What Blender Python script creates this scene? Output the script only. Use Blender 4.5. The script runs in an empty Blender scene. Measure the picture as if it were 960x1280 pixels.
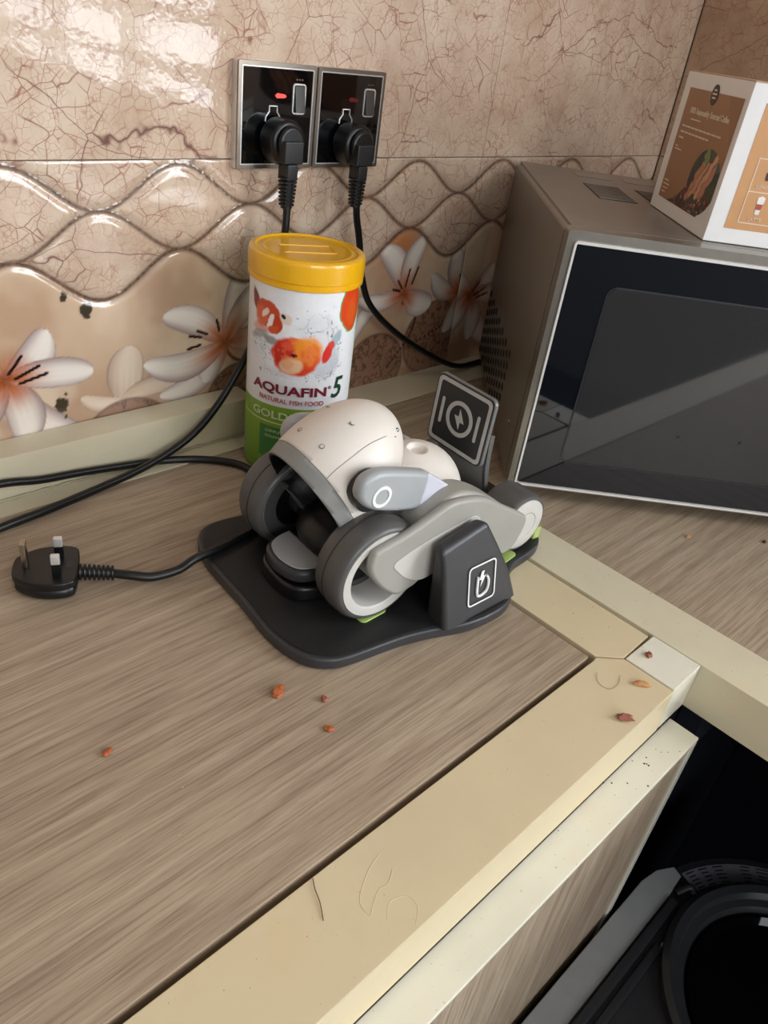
import bpy, bmesh, math, random
import numpy as np
from mathutils import Vector, Matrix
random.seed(7); PI = math.pi
S = bpy.context.scene
C = S.collection

# ---------------------------------------------------------------- camera, world, lights, exposure
cam = bpy.data.objects.new('camera', bpy.data.cameras.new('camera')); C.objects.link(cam)
cr, cu, cf = Vector((.7156, -.6869, .1271)), Vector((.2965, .4634, .8351)), Vector((.6325, .5599, -.5352))
cam.matrix_world = Matrix(((cr.x, cu.x, -cf.x, -.3777), (cr.y, cu.y, -cf.y, -.6331), (cr.z, cu.z, -cf.z, .3881), (0, 0, 0, 1)))
cam.data.sensor_fit = 'HORIZONTAL'; cam.data.sensor_width = 36; cam.data.lens = 962.04 / 960 * 36
cam.data.clip_start = .01
S.camera = cam
S.view_settings.view_transform = 'Standard'; S.view_settings.look = 'None'
S.view_settings.gamma = 1; S.view_settings.use_curve_mapping = False
S.view_settings.exposure = 0.22
w = bpy.data.worlds.new('world'); S.world = w; w.use_nodes = True
w.node_tree.nodes['Background'].inputs[0].default_value = (.75, .85, 1, 1)
w.node_tree.nodes['Background'].inputs[1].default_value = .5

def area(name, loc, aim, sx, sy, power, col):
    l = bpy.data.lights.new(name, 'AREA'); l.shape = 'RECTANGLE'; l.size = sx; l.size_y = sy
    l.energy = power; l.color = col
    o = bpy.data.objects.new(name, l); C.objects.link(o); o.location = loc
    o.rotation_euler = (Vector(aim) - Vector(loc)).to_track_quat('-Z', 'Y').to_euler()
    return o
# daylight at the right-wall window; front-wall and ceiling lights are unseen, added for fill
area('window_daylight', (.94, -1.95, .69), (-.2, -1.95, .69), 1.48, 1.20, 70, (.90, .955, 1))
area('front_fill_light', (-.75, -2.66, .85), (-.2, -.3, 0), 1.3, 1.1, 23, (.97, .985, 1))
area('ceiling_fill_light', (-.2, -1.1, 1.66), (-.2, -1.0, 0), .6, .6, 2.5, (1, .93, .84))

# ---------------------------------------------------------------- materials
def lin(c):
    return tuple((x / 12.92 if x <= .04045 else ((x + .055) / 1.055) ** 2.4) for x in c)
def rgb(r, g, b): return lin((r / 255, g / 255, b / 255))
class NT:
    def __init__(s, name):
        s.m = bpy.data.materials.new(name); s.m.use_nodes = True; s.t = s.m.node_tree
        s.b = s.t.nodes['Principled BSDF']
    def n(s, typ, **kw):
        x = s.t.nodes.new(typ)
        for k, v in kw.items():
            if k.startswith('_'): setattr(x, k[1:], v)
            else:
                key = int(k[1:]) if k[0] == 'i' and k[1:].isdigit() else k
                x.inputs[key].default_value = v
        return x
    def l(s, a, b): s.t.links.new(a, b)
    def coord(s, scale=(1, 1, 1)):
        tc = s.n('ShaderNodeTexCoord'); mp = s.n('ShaderNodeMapping'); mp.inputs['Scale'].default_value = scale
        s.l(tc.outputs['Object'], mp.inputs[0]); return mp.outputs[0]
    def noise(s, vec, sc, det=3, rough=.5, dist=0):
        x = s.n('ShaderNodeTexNoise'); x.inputs['Scale'].default_value = sc; x.inputs['Detail'].default_value = det
        x.inputs['Roughness'].default_value = rough; x.inputs['Distortion'].default_value = dist
        s.l(vec, x.inputs['Vector']); return x
    def ramp(s, f, stops):
        x = s.n('ShaderNodeValToRGB'); e = x.color_ramp.elements
        while len(e) < len(stops): e.new(.5)
        for i, (p, c) in enumerate(stops):
            e[i].position = p; e[i].color = (*c, 1) if len(c) == 3 else c
        s.l(f, x.inputs[0]); return x.outputs[0]
    def mix(s, f, a, b, mode='MIX'):
        x = s.n('ShaderNodeMix'); x.data_type = 'RGBA'; x.blend_type = mode
        for v, i in ((f, 0), (a, 6), (b, 7)):
            if hasattr(v, 'links'): s.l(v, x.inputs[i])
            else: x.inputs[i].default_value = v if i == 0 else (*v, 1)
        return x.outputs[2]
    def bump(s, h, strength, dist=.001):
        x = s.n('ShaderNodeBump'); x.inputs['Strength'].default_value = strength; x.inputs['Distance'].default_value = dist
        s.l(h, x.inputs['Height']); s.l(x.outputs[0], s.b.inputs['Normal']); return x
_pm = {}
def pm(name, col, rough=.5, metal=0, var=.06, scale=60, bump=0, coat=0, spec=.5):
    """plain surface with slight procedural variation in tone and gloss"""
    if name in _pm: return _pm[name]
    t = NT(name); v = t.coord(); n = t.noise(v, scale, 4)
    c1 = tuple(x * (1 - var) for x in col); c2 = tuple(min(1, x * (1 + var)) for x in col)
    t.l(t.ramp(n.outputs[0], [(.3, c1), (.7, c2)]), t.b.inputs['Base Color'])
    t.b.inputs['Roughness'].default_value = rough; t.b.inputs['Metallic'].default_value = metal
    t.b.inputs['Coat Weight'].default_value = coat; t.b.inputs['Specular IOR Level'].default_value = spec
    if bump: t.bump(t.noise(v, scale * 6, 3).outputs[0], bump, .0004)
    _pm[name] = t.m; return t.m

def marble_nodes(t, tint=(1, 1, 1)):
    v = t.coord()
    warp = t.noise(v, 16, 3, .55)
    def warped(scale, amt, off):
        x = t.n('ShaderNodeVectorMath', _operation='SCALE'); x.inputs['Scale'].default_value = amt
        s2 = t.n('ShaderNodeVectorMath', _operation='SUBTRACT'); s2.inputs[1].default_value = (.5, .5, .5)
        t.l(warp.outputs['Color'], s2.inputs[0]); t.l(s2.outputs[0], x.inputs[0])
        a = t.n('ShaderNodeVectorMath', _operation='ADD'); t.l(v, a.inputs[0]); t.l(x.outputs[0], a.inputs[1])
        b = t.n('ShaderNodeVectorMath', _operation='ADD'); b.inputs[1].default_value = off; t.l(a.outputs[0], b.inputs[0])
        return b.outputs[0]
    def vein(scale, amt, off, width, lo, hi, msc):
        vv = warped(scale, amt, off)
        vo = t.n('ShaderNodeTexVoronoi', _feature='DISTANCE_TO_EDGE', Scale=scale); t.l(vv, vo.inputs['Vector'])
        r = t.ramp(vo.outputs['Distance'], [(0, (1, 1, 1)), (width, (0, 0, 0))])
        mk = t.ramp(t.noise(vv, msc, 3).outputs[0], [(lo, (0, 0, 0)), (hi, (1, 1, 1))])
        return t.mix(1., r, mk, 'MULTIPLY')
    base = t.ramp(t.noise(v, 14, 6, .65).outputs[0], [(.32, rgb(194, 168, 146)), (.5, rgb(213, 191, 170)), (.66, rgb(224, 206, 186))])
    big = t.ramp(t.noise(v, 3.2, 3, .5).outputs[0], [(.35, (.93, .88, .84)), (.65, (1, 1, 1))])
    c = t.mix(1., base, big, 'MULTIPLY')
    c = t.mix(vein(85, .012, (5, 1, 2), .045, .44, .58, 34), c, rgb(178, 138, 118))
    c = t.mix(vein(150, .010, (1, 7, 3), .055, .44, .58, 52), c, rgb(186, 150, 128))
    c = t.mix(vein(48, .014, (2, 5, 6), .024, .48, .56, 22), c, rgb(158, 110, 90))
    c = t.mix(vein(24, .020, (3, 2, 9), .011, .47, .55, 12), c, rgb(146, 100, 84))
    c = t.mix(vein(8, .024, (8, 4, 1), .0045, .46, .52, 6), c, rgb(120, 84, 76))
    if tint != (1, 1, 1): c = t.mix(1., c, tint, 'MULTIPLY')
    return v, c
def marble(name, tint=(1, 1, 1), rough=.12):
    t = NT(name); t.b.inputs['Specular IOR Level'].default_value = .34; v, c = marble_nodes(t, tint); t.l(c, t.b.inputs['Base Color'])
    t.b.inputs['Roughness'].default_value = rough
    t.bump(t.noise(v, 42, 3, .6).outputs[0], .20, .0010)
    return t.m
def tile_print(name):
    t = NT(name); v, c = marble_nodes(t)
    at = t.n('ShaderNodeAttribute', _attribute_name='print'); mk = t.n('ShaderNodeAttribute', _attribute_name='mask')
    t.l(t.mix(mk.outputs['Fac'], c, at.outputs['Color']), t.b.inputs['Base Color'])
    t.b.inputs['Roughness'].default_value = .10; t.b.inputs['Specular IOR Level'].default_value = .7
    t.bump(t.noise(v, 55, 3, .6).outputs[0], .2, .001)
    return t.m
def vcol(name, rough=.4, coat=0):
    t = NT(name); at = t.n('ShaderNodeAttribute', _attribute_name='print')
    n = t.noise(t.coord(), 300, 3); g = t.ramp(n.outputs[0], [(.3, (.96, .96, .96)), (.7, (1, 1, 1))])
    t.l(t.mix(1., at.outputs['Color'], g, 'MULTIPLY'), t.b.inputs['Base Color'])
    t.b.inputs['Roughness'].default_value = rough; t.b.inputs['Coat Weight'].default_value = coat
    return t.m
def wood(name, ax=0, dark=1., warm=1.):
    t = NT(name)
    sc = [120, 120, 120]; sc[ax] = 5
    v = t.coord(tuple(sc)); n1 = t.noise(v, 1.0, 5, .62, .3)
    sc2 = [620, 620, 620]; sc2[ax] = 16
    n2 = t.noise(t.coord(tuple(sc2)), 1.0, 4, .7)
    sc3 = [7, 7, 7]; sc3[ax] = 1.2
    n3 = t.noise(t.coord(tuple(sc3)), 1.0, 3, .5)
    d = dark
    c = t.ramp(n1.outputs[0], [(.3, tuple(x * d for x in rgb(156, 137, 116))), (.5, tuple(x * d for x in rgb(178, 159, 136))), (.72, tuple(x * d for x in rgb(196, 178, 154)))])
    f = t.ramp(n2.outputs[0], [(.36, (.60, .56, .52)), (.54, (1, 1, 1))])
    g = t.ramp(n3.outputs[0], [(.3, (.86, .84, .82)), (.7, (1.0, 1.0, 1.0))])
    c = t.mix(1., t.mix(.85, c, f, 'MULTIPLY'), g, 'MULTIPLY')
    t.l(c, t.b.inputs['Base Color']); t.b.inputs['Roughness'].default_value = .42
    t.bump(n2.outputs[0], .25, .0004)
    return t.m
def laminate(name, col, rough=.28):
    t = NT(name); v = t.coord()
    a = t.noise(v, 9, 4, .6); c = t.ramp(a.outputs[0], [(.32, tuple(x * .93 for x in col)), (.55, col), (.75, (col[0] * 1.02, col[1] * .95, col[2] * .88))])
    sp = t.ramp(t.noise(v, 420, 2).outputs[0], [(.24, (.55, .47, .38)), (.27, (1, 1, 1))])
    t.l(t.mix(1., c, sp, 'MULTIPLY'), t.b.inputs['Base Color'])
    t.b.inputs['Roughness'].default_value = rough
    t.bump(t.noise(v, 16, 2).outputs[0], .12, .0015)
    return t.m
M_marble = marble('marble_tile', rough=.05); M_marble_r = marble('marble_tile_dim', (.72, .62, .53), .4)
M_band = tile_print('lily_print_tile')
M_wood = wood('greige_oak_laminate'); M_woodz = wood('greige_oak_laminate_upright', 2)
M_cream = laminate('cream_laminate', rgb(217, 207, 178)); M_cream2 = laminate('pale_cream_laminate', rgb(230, 225, 206), .2)
M_creamw = laminate('warm_cream_laminate', rgb(215, 198, 162), .3)
M_grout = pm('grout', rgb(206, 192, 172), .8, bump=.4)
M_crack = pm('dark_joint', rgb(44, 32, 26), .9, bump=.5)  # dark brown that shows through the joints between wood and strips
M_black = pm('black_plastic', rgb(14, 14, 15), .34, bump=.1)
M_blackg = pm('glossy_black', rgb(6, 7, 9), .06, coat=1)
M_rubber = pm('black_rubber', rgb(11, 11, 12), .36)
M_chrome = pm('chrome', rgb(226, 226, 224), .28, .6)
M_brass = pm('pin_metal', rgb(176, 166, 150), .25, 1)
M_steel = pm('champagne_steel', rgb(150, 145, 136), .36, .7, .04, 25)
M_steelf = pm('champagne_frame', rgb(146, 141, 132), .3, .7)
M_silver = pm('polished_edge', rgb(232, 231, 226), .3, .25)
M_dock = pm('charcoal_plastic', rgb(50, 50, 52), .4, bump=.15)
M_dockd = pm('dark_mat_rubber', rgb(31, 31, 31), .5, var=.14, bump=.3)
M_shell = pm('ivory_shell', rgb(226, 218, 208), .42, var=.03, scale=25)
M_rim = pm('grey_rim', rgb(138, 138, 134), .4)
M_leg = pm('warm_grey_plastic', rgb(158, 155, 147), .42, var=.04, scale=30)
M_inset = pm('light_grey_plastic', rgb(198, 195, 188), .35, var=.03)
M_ear = pm('cool_grey_plastic', rgb(164, 167, 168), .35, var=.03)
M_eartip = pm('lavender_light_pipe', rgb(206, 206, 216), .3)
M_tyre = pm('grey_tyre_rubber', rgb(84, 83, 81), .38, var=.08)
M_white = pm('white_print', rgb(236, 236, 234), .4)
M_green = pm('lime_led_cover', rgb(166, 190, 104), .3)
M_niche = pm('niche_shade_black', rgb(22, 24, 32), .5)  # shade under the worktop put into the niche panels; plain black elsewhere
M_wash = pm('dark_grey_enamel', rgb(140, 142, 142), .4, var=.04)
M_washd = pm('charcoal_enamel', rgb(40, 41, 44), .35)
M_wall = pm('painted_plaster', rgb(150, 150, 152), .8, bump=.2)
M_floor = pm('floor_tile_dark', rgb(48, 50, 58), .4, bump=.1)
M_gap = pm('gap_shade', rgb(30, 28, 26), .8)  # shade in gaps and vent openings put into the colour

# ---------------------------------------------------------------- mesh helpers
def link(name, me, mat=None, parent=None, loc=None, rot=None, sharp=35):
    o = bpy.data.objects.new(name, me); C.objects.link(o)
    if mat is not None:
        for m in (mat if isinstance(mat, (list, tuple)) else [mat]): me.materials.append(m)
    if parent: o.parent = parent
    if loc is not None: o.location = loc
    if rot is not None: o.rotation_euler = rot
    if sharp is not None and len(me.polygons):
        me.polygons.foreach_set('use_smooth', [True] * len(me.polygons))
        me.set_sharp_from_angle(angle=math.radians(sharp))
        if len(me.polygons) < 6000:
            wn_ = o.modifiers.new('face_weighted_normals', 'WEIGHTED_NORMAL'); wn_.weight = 100; wn_.keep_sharp = True
    return o
def bobj(name, bm, mat, parent=None, loc=None, rot=None, sharp=35):
    bmesh.ops.recalc_face_normals(bm, faces=bm.faces)
    me = bpy.data.meshes.new(name); bm.to_mesh(me); bm.free()
    return link(name, me, mat, parent, loc, rot, sharp)
def box_bm(x0, x1, y0, y1, z0, z1, bev=0, seg=2, bm=None):
    b = bmesh.new()
    v = [b.verts.new((x, y, z)) for x in (x0, x1) for y in (y0, y1) for z in (z0, z1)]
    for f in ((0, 1, 3, 2), (4, 6, 7, 5), (0, 4, 5, 1), (2, 3, 7, 6), (0, 2, 6, 4), (1, 5, 7, 3)): b.faces.new([v[i] for i in f])
    bmesh.ops.recalc_face_normals(b, faces=b.faces)
    if bev: bmesh.ops.bevel(b, geom=b.edges[:], offset=bev, segments=seg, profile=.5, affect='EDGES')
    if bm is not None:
        me = bpy.data.meshes.new('t'); b.to_mesh(me); b.free(); bm.from_mesh(me); bpy.data.meshes.remove(me); return bm
    return b
def box(name, b, mat, parent=None, bev=0, seg=2, **kw): return bobj(name, box_bm(*b, bev, seg), mat, parent, **kw)
def spline(pts, n=8, closed=True):
    P = [np.array(p, float) for p in pts]; out = []; N = len(P)
    for i in range(N if closed else N - 1):
        if closed: a, b, c, d = P[i - 1], P[i], P[(i + 1) % N], P[(i + 2) % N]
        else: a, b, c, d = P[max(i - 1, 0)], P[i], P[i + 1], P[min(i + 2, N - 1)]
        for k in range(n):
            t = k / n
            out.append(.5 * ((2 * b) + (c - a) * t + (2 * a - 5 * b + 4 * c - d) * t * t + (3 * b - a - 3 * c + d) * t ** 3))
    if not closed: out.append(P[-1])
    return out
def prism_bm(pts, t0, t1, axis='z', bev=0, seg=3, inset_top=0):
    """extrude a 2D outline; axis z: (x,y)->z ; axis y: (x,z)->y ; axis x: (y,z)->x"""
    b = bmesh.new()
    def mk(p, t):
        if axis == 'z': return (p[0], p[1], t)
        if axis == 'y': return (p[0], t, p[1])
        return (t, p[0], p[1])
    lo = [b.verts.new(mk(p, t0)) for p in pts]; hi = [b.verts.new(mk(p, t1)) for p in pts]
    f0 = b.faces.new(lo); f1 = b.faces.new(hi)
    n = len(pts)
    for i in range(n): b.faces.new((lo[i], lo[(i + 1) % n], hi[(i + 1) % n], hi[i]))
    bmesh.ops.recalc_face_normals(b, faces=b.faces)
    if bev: bmesh.ops.bevel(b, geom=list(set(f0.edges[:] + f1.edges[:])), offset=bev, segments=seg, profile=.5, affect='EDGES', clamp_overlap=True)
    return b
def prism(name, pts, t0, t1, mat, parent=None, axis='z', bev=0, seg=3, **kw):
    return bobj(name, prism_bm(pts, t0, t1, axis, bev, seg), mat, parent, **kw)
def rrect(x0, x1, y0, y1, r, n=6):
    out = []
    for cx, cy, a in ((x1 - r, y1 - r, 0), (x0 + r, y1 - r, 90), (x0 + r, y0 + r, 180), (x1 - r, y0 + r, 270)):
        for k in range(n + 1):
            t = math.radians(a + 90 * k / n); out.append((cx + r * math.cos(t), cy + r * math.sin(t)))
    return out
def lathe_bm(prof, seg=64, axis='z', c=(0, 0, 0), close=False):
    """prof: list of (radius, height)"""
    b = bmesh.new(); rings = []
    for r, h in prof:
        ring = []
        for k in range(seg):
            a = 2 * PI * k / seg; x, y = r * math.cos(a), r * math.sin(a)
            p = (x, y, h) if axis == 'z' else ((x, h, y) if axis == 'y' else (h, x, y))
            ring.append(b.verts.new((p[0] + c[0], p[1] + c[1], p[2] + c[2])))
        rings.append(ring)
    pairs = list(zip(rings, rings[1:])) + ([(rings[-1], rings[0])] if close else [])
    for A, B in pairs:
        for k in range(seg): b.faces.new((A[k], A[(k + 1) % seg], B[(k + 1) % seg], B[k]))
    if not close:
        if prof[0][0] > 1e-6: b.faces.new(rings[0])
        if prof[-1][0] > 1e-6: b.faces.new(rings[-1])
    bmesh.ops.remove_doubles(b, verts=b.verts, dist=1e-7)
    return b
def lathe(name, prof, mat, parent=None, seg=64, axis='z', c=(0, 0, 0), close=False, **kw):
    return bobj(name, lathe_bm(prof, seg, axis, c, close), mat, parent, **kw)
def tube_bm(path, r, seg=12, bm=None, rad=None):
    b = bm or bmesh.new(); P = [Vector(p) for p in path]; rings = []
    t = (P[1] - P[0]).normalized(); nrm = t.orthogonal().normalized()
    for i, p in enumerate(P):
        t2 = ((P[min(i + 1, len(P) - 1)] - P[max(i - 1, 0)])).normalized()
        nrm = (nrm - t2 * nrm.dot(t2)).normalized(); bi = t2.cross(nrm)
        rr = rad[i] if rad else r
        rings.append([b.verts.new(p + (nrm * math.cos(2 * PI * k / seg) + bi * math.sin(2 * PI * k / seg)) * rr) for k in range(seg)])
    for A, B in zip(rings, rings[1:]):
        for k in range(seg): b.faces.new((A[k], A[(k + 1) % seg], B[(k + 1) % seg], B[k]))
    b.faces.new(rings[0]); b.faces.new(rings[-1]); return b
def tube(name, pts, r, mat, parent=None, n=8, seg=12, closed=False, smooth=True, **kw):
    path = spline(pts, n, False) if smooth else pts
    return bobj(name, tube_bm(path, r, seg), mat, parent, sharp=60, **kw)
def loop_bm(pts2, half, t0, t1, axis='z', bev=0):
    """closed outline band: ring between outline offset by +-half (given as two outlines)"""
    b = bmesh.new(); outer, inner = pts2
    def mk(p, t): return (p[0], p[1], t) if axis == 'z' else ((p[0], t, p[1]) if axis == 'y' else (t, p[0], p[1]))
    n = len(outer)
    A = [b.verts.new(mk(p, t0)) for p in outer]; B = [b.verts.new(mk(p, t1)) for p in outer]
    D = [b.verts.new(mk(p, t1)) for p in inner]; E = [b.verts.new(mk(p, t0)) for p in inner]
    for X, Y in ((A, B), (B, D), (D, E), (E, A)):
        for i in range(n): b.faces.new((X[i], X[(i + 1) % n], Y[(i + 1) % n], Y[i]))
    return b
def rframe(name, x0, x1, y0, y1, wd, r, t0, t1, mat, parent, axis='z', **kw):
    o = rrect(x0, x1, y0, y1, r); i = rrect(x0 + wd, x1 - wd, y0 + wd, y1 - wd, max(r - wd, r * .35))
    return bobj(name, loop_bm((o, i), 0, t0, t1, axis), mat, parent, **kw)
def ellipsoid_bm(c, r, rot=None, nu=48, nv=32):
    b = bmesh.new(); bmesh.ops.create_uvsphere(b, u_segments=nu, v_segments=nv, radius=1)
    m = Matrix.Translation(c) @ (rot or Matrix.Identity(4)) @ Matrix.Diagonal((*r, 1))
    bmesh.ops.transform(b, matrix=m, verts=b.verts); return b
def mb_join(*bms):
    out = bmesh.new()
    for b in bms:
        me = bpy.data.meshes.new('t'); b.to_mesh(me); b.free(); out.from_mesh(me); bpy.data.meshes.remove(me)
    return out
def empty(name, loc=(0, 0, 0), rotz=0):
    o = bpy.data.objects.new(name, None); C.objects.link(o); o.location = loc; o.rotation_euler = (0, 0, rotz)
    o.empty_display_size = .02; return o
def tag(o, label, cat, group=None, kind=None):
    if label: o['label'] = label
    if cat: o['category'] = cat
    if group: o['group'] = group
    if kind: o['kind'] = kind
    return o
def thing(name, label, cat, loc=(0, 0, 0), rotz=0, group=None): return tag(empty(name, loc, rotz), label, cat, group)
def struct(o): o['kind'] = 'structure'; return o
def text_mesh(s, size, bold=0, extr=.0002, spacing=1., align='LEFT'):
    cu_ = bpy.data.curves.new('t', 'FONT'); cu_.body = s; cu_.size = size; cu_.offset = bold; cu_.extrude = extr
    cu_.align_x = align; cu_.space_character = spacing; cu_.resolution_u = 3
    o = bpy.data.objects.new('t', cu_); C.objects.link(o)
    me = bpy.data.meshes.new_from_object(o.evaluated_get(bpy.context.evaluated_depsgraph_get()))
    bpy.data.objects.remove(o); bpy.data.curves.remove(cu_); return me
def text_flat(name, s, size, mat, parent, origin, xdir, ydir, bold=0, width=None, align='LEFT', spacing=1., height=None, off=.0002):
    me = text_mesh(s, size, bold, .0001, spacing, align)
    xs = [v.co.x for v in me.vertices]; ys = [v.co.y for v in me.vertices]
    sx = width / (max(xs) - min(xs)) if width else 1; sy = height / (max(ys) - min(ys)) if height else 1
    if width and align == 'LEFT': x0 = min(xs)
    else: x0 = 0
    X, Y, O_ = Vector(xdir).normalized(), Vector(ydir).normalized(), Vector(origin); Z = X.cross(Y)
    for v in me.vertices: v.co = O_ + X * ((v.co.x - x0) * sx) + Y * (v.co.y * sy) + Z * (v.co.z + off)
    return link(name, me, mat, parent, sharp=None)

# value noise in numpy for printed patterns
_rs = np.random.RandomState(3); _tab = _rs.rand(256, 256)
def vn(x, y):
    xi = np.floor(x).astype(int); yi = np.floor(y).astype(int); fx = x - xi; fy = y - yi
    fx = fx * fx * (3 - 2 * fx); fy = fy * fy * (3 - 2 * fy)
    a = _tab[xi % 256, yi % 256]; b = _tab[(xi + 1) % 256, yi % 256]; c = _tab[xi % 256, (yi + 1) % 256]; d = _tab[(xi + 1) % 256, (yi + 1) % 256]
    return (a * (1 - fx) + b * fx) * (1 - fy) + (c * (1 - fx) + d * fx) * fy
def fbm(x, y, o=4):
    s = 0; a = .5; t = 0
    for k in range(o): s = s + a * vn(x * 2 ** k + 17 * k, y * 2 ** k + 31 * k); t += a; a *= .5
    return s / t
def sm(a, b, x): t = np.clip((x - a) / (b - a), 0, 1); return t * t * (3 - 2 * t)
def over(col, a, c):
    a = np.clip(a, 0, 1)[..., None]; return col * (1 - a) + np.asarray(c) * a
def grid_mesh(name, P, cols=None, mask=None, thick=None):
    """P: (n,m,3) vertex grid -> mesh; cols (n,m,3) linear colour attribute"""
    n, m, _ = P.shape; idx = np.arange(n * m).reshape(n, m)
    q = np.stack([idx[:-1, :-1], idx[1:, :-1], idx[1:, 1:], idx[:-1, 1:]], -1).reshape(-1, 4)
    me = bpy.data.meshes.new(name)
    me.vertices.add(n * m); me.vertices.foreach_set('co', P.reshape(-1))
    me.loops.add(q.size); me.loops.foreach_set('vertex_index', q.reshape(-1).astype(np.int32))
    me.polygons.add(len(q)); me.polygons.foreach_set('loop_start', np.arange(0, q.size, 4, dtype=np.int32))
    me.update(calc_edges=True)
    if cols is not None:
        a = me.color_attributes.new('print', 'FLOAT_COLOR', 'POINT')
        a.data.foreach_set('color', np.concatenate([cols.reshape(-1, 3), np.ones((n * m, 1))], 1).reshape(-1).astype(np.float32))
    if mask is not None:
        a = me.attributes.new('mask', 'FLOAT', 'POINT'); a.data.foreach_set('value', mask.reshape(-1).astype(np.float32))
    return me

# ================================================================ SETTING
# ---- back wall: plaster backing, marble tiles above, lily relief tiles below
struct(box('wall_back', (-2.2, .87, .008, .1, -.87, 1.7), M_grout)); wb = bpy.data.objects['wall_back']
SE = (-2.011, -1.404, -.797, -.190, .417, .849)     # vertical joints
for k in range(5):
    for z0, z1 in ((.2648, .7), (.702, 1.2), (1.202, 1.7)):
        box('marble_tile', (SE[k] + .0003, SE[k + 1] - .0003, 0, .009, z0, z1), M_marble, wb, bev=.0006)
def waves(x):
    th = 2 * PI * (x - .0055) / .1517
    return .243 + .018 * np.cos(th), .207 - .018 * np.cos(th), .170 + .019 * np.cos(th)
def petal(col, hgt, x, z, base, tip, w, bend=0., c1=rgb(238, 228, 216), c2=rgb(196, 170, 160), core=rgb(198, 104, 52), corel=.45, peak=.6):
    b = np.array(base); d = np.array(tip) - b; L = np.hypot(*d); d = d / L; nn = np.array([-d[1], d[0]])
    s = ((x - b[0]) * d[0] + (z - b[1]) * d[1]) / L; t = (x - b[0]) * nn[0] + (z - b[1]) * nn[1]
    t = t - bend * L * (s * (1 - s)) * 4
    sc = np.clip(s, 0, 1); prof = w * np.clip((sc ** peak) * ((1 - sc) ** .45) * 1.75, 0, None) + 1e-5
    a = sm(1.04, .94, np.abs(t) / prof) * (s > 0) * (s < 1)
    e = np.abs(t) / prof
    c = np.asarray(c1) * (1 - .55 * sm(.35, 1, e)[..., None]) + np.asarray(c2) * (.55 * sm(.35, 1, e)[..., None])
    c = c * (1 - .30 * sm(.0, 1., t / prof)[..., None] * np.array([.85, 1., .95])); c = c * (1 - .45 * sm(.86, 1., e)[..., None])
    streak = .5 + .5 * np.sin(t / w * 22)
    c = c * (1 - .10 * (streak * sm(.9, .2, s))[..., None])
    k = sm(corel, .03, s) * (1 - .6 * sm(.1, .8, e))
    c = c * (1 - k[..., None]) + np.asarray(core) * k[..., None]
    col[:] = col * (1 - a[..., None]) + c * a[..., None]
    # soft dark outline below the petal edge
    return a
def flower(col, x, z, c, petals, stamens, tone=1.):
    for tip, w, bend in petals:
        petal(col, None, x, z, c, tip, w, bend, c1=tuple(v * tone for v in rgb(240, 230, 218)), c2=tuple(v * tone for v in rgb(158, 128, 128)), corel=.62)
    r = np.hypot(x - c[0], z - c[1]); col[:] = over(col, .85 * sm(.034, .004, r) * (.35 + .9 * fbm(np.arctan2(z - c[1], x - c[0]) * 7 + 30, r * 40, 2)), rgb(176, 92, 44)); col[:] = over(col, .6 * sm(.012, .001, r), rgb(120, 56, 26))
    for (a0, b0), (a1, b1) in stamens:
        dx, dz = a1 - a0, b1 - b0; L2 = dx * dx + dz * dz
        s = np.clip(((x - a0) * dx + (z - b0) * dz) / L2, 0, 1)
        d = np.hypot(x - a0 - s * dx, z - b0 - s * dz)
        col[:] = over(col, sm(.0018, .0011, d), rgb(44, 26, 22))
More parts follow.
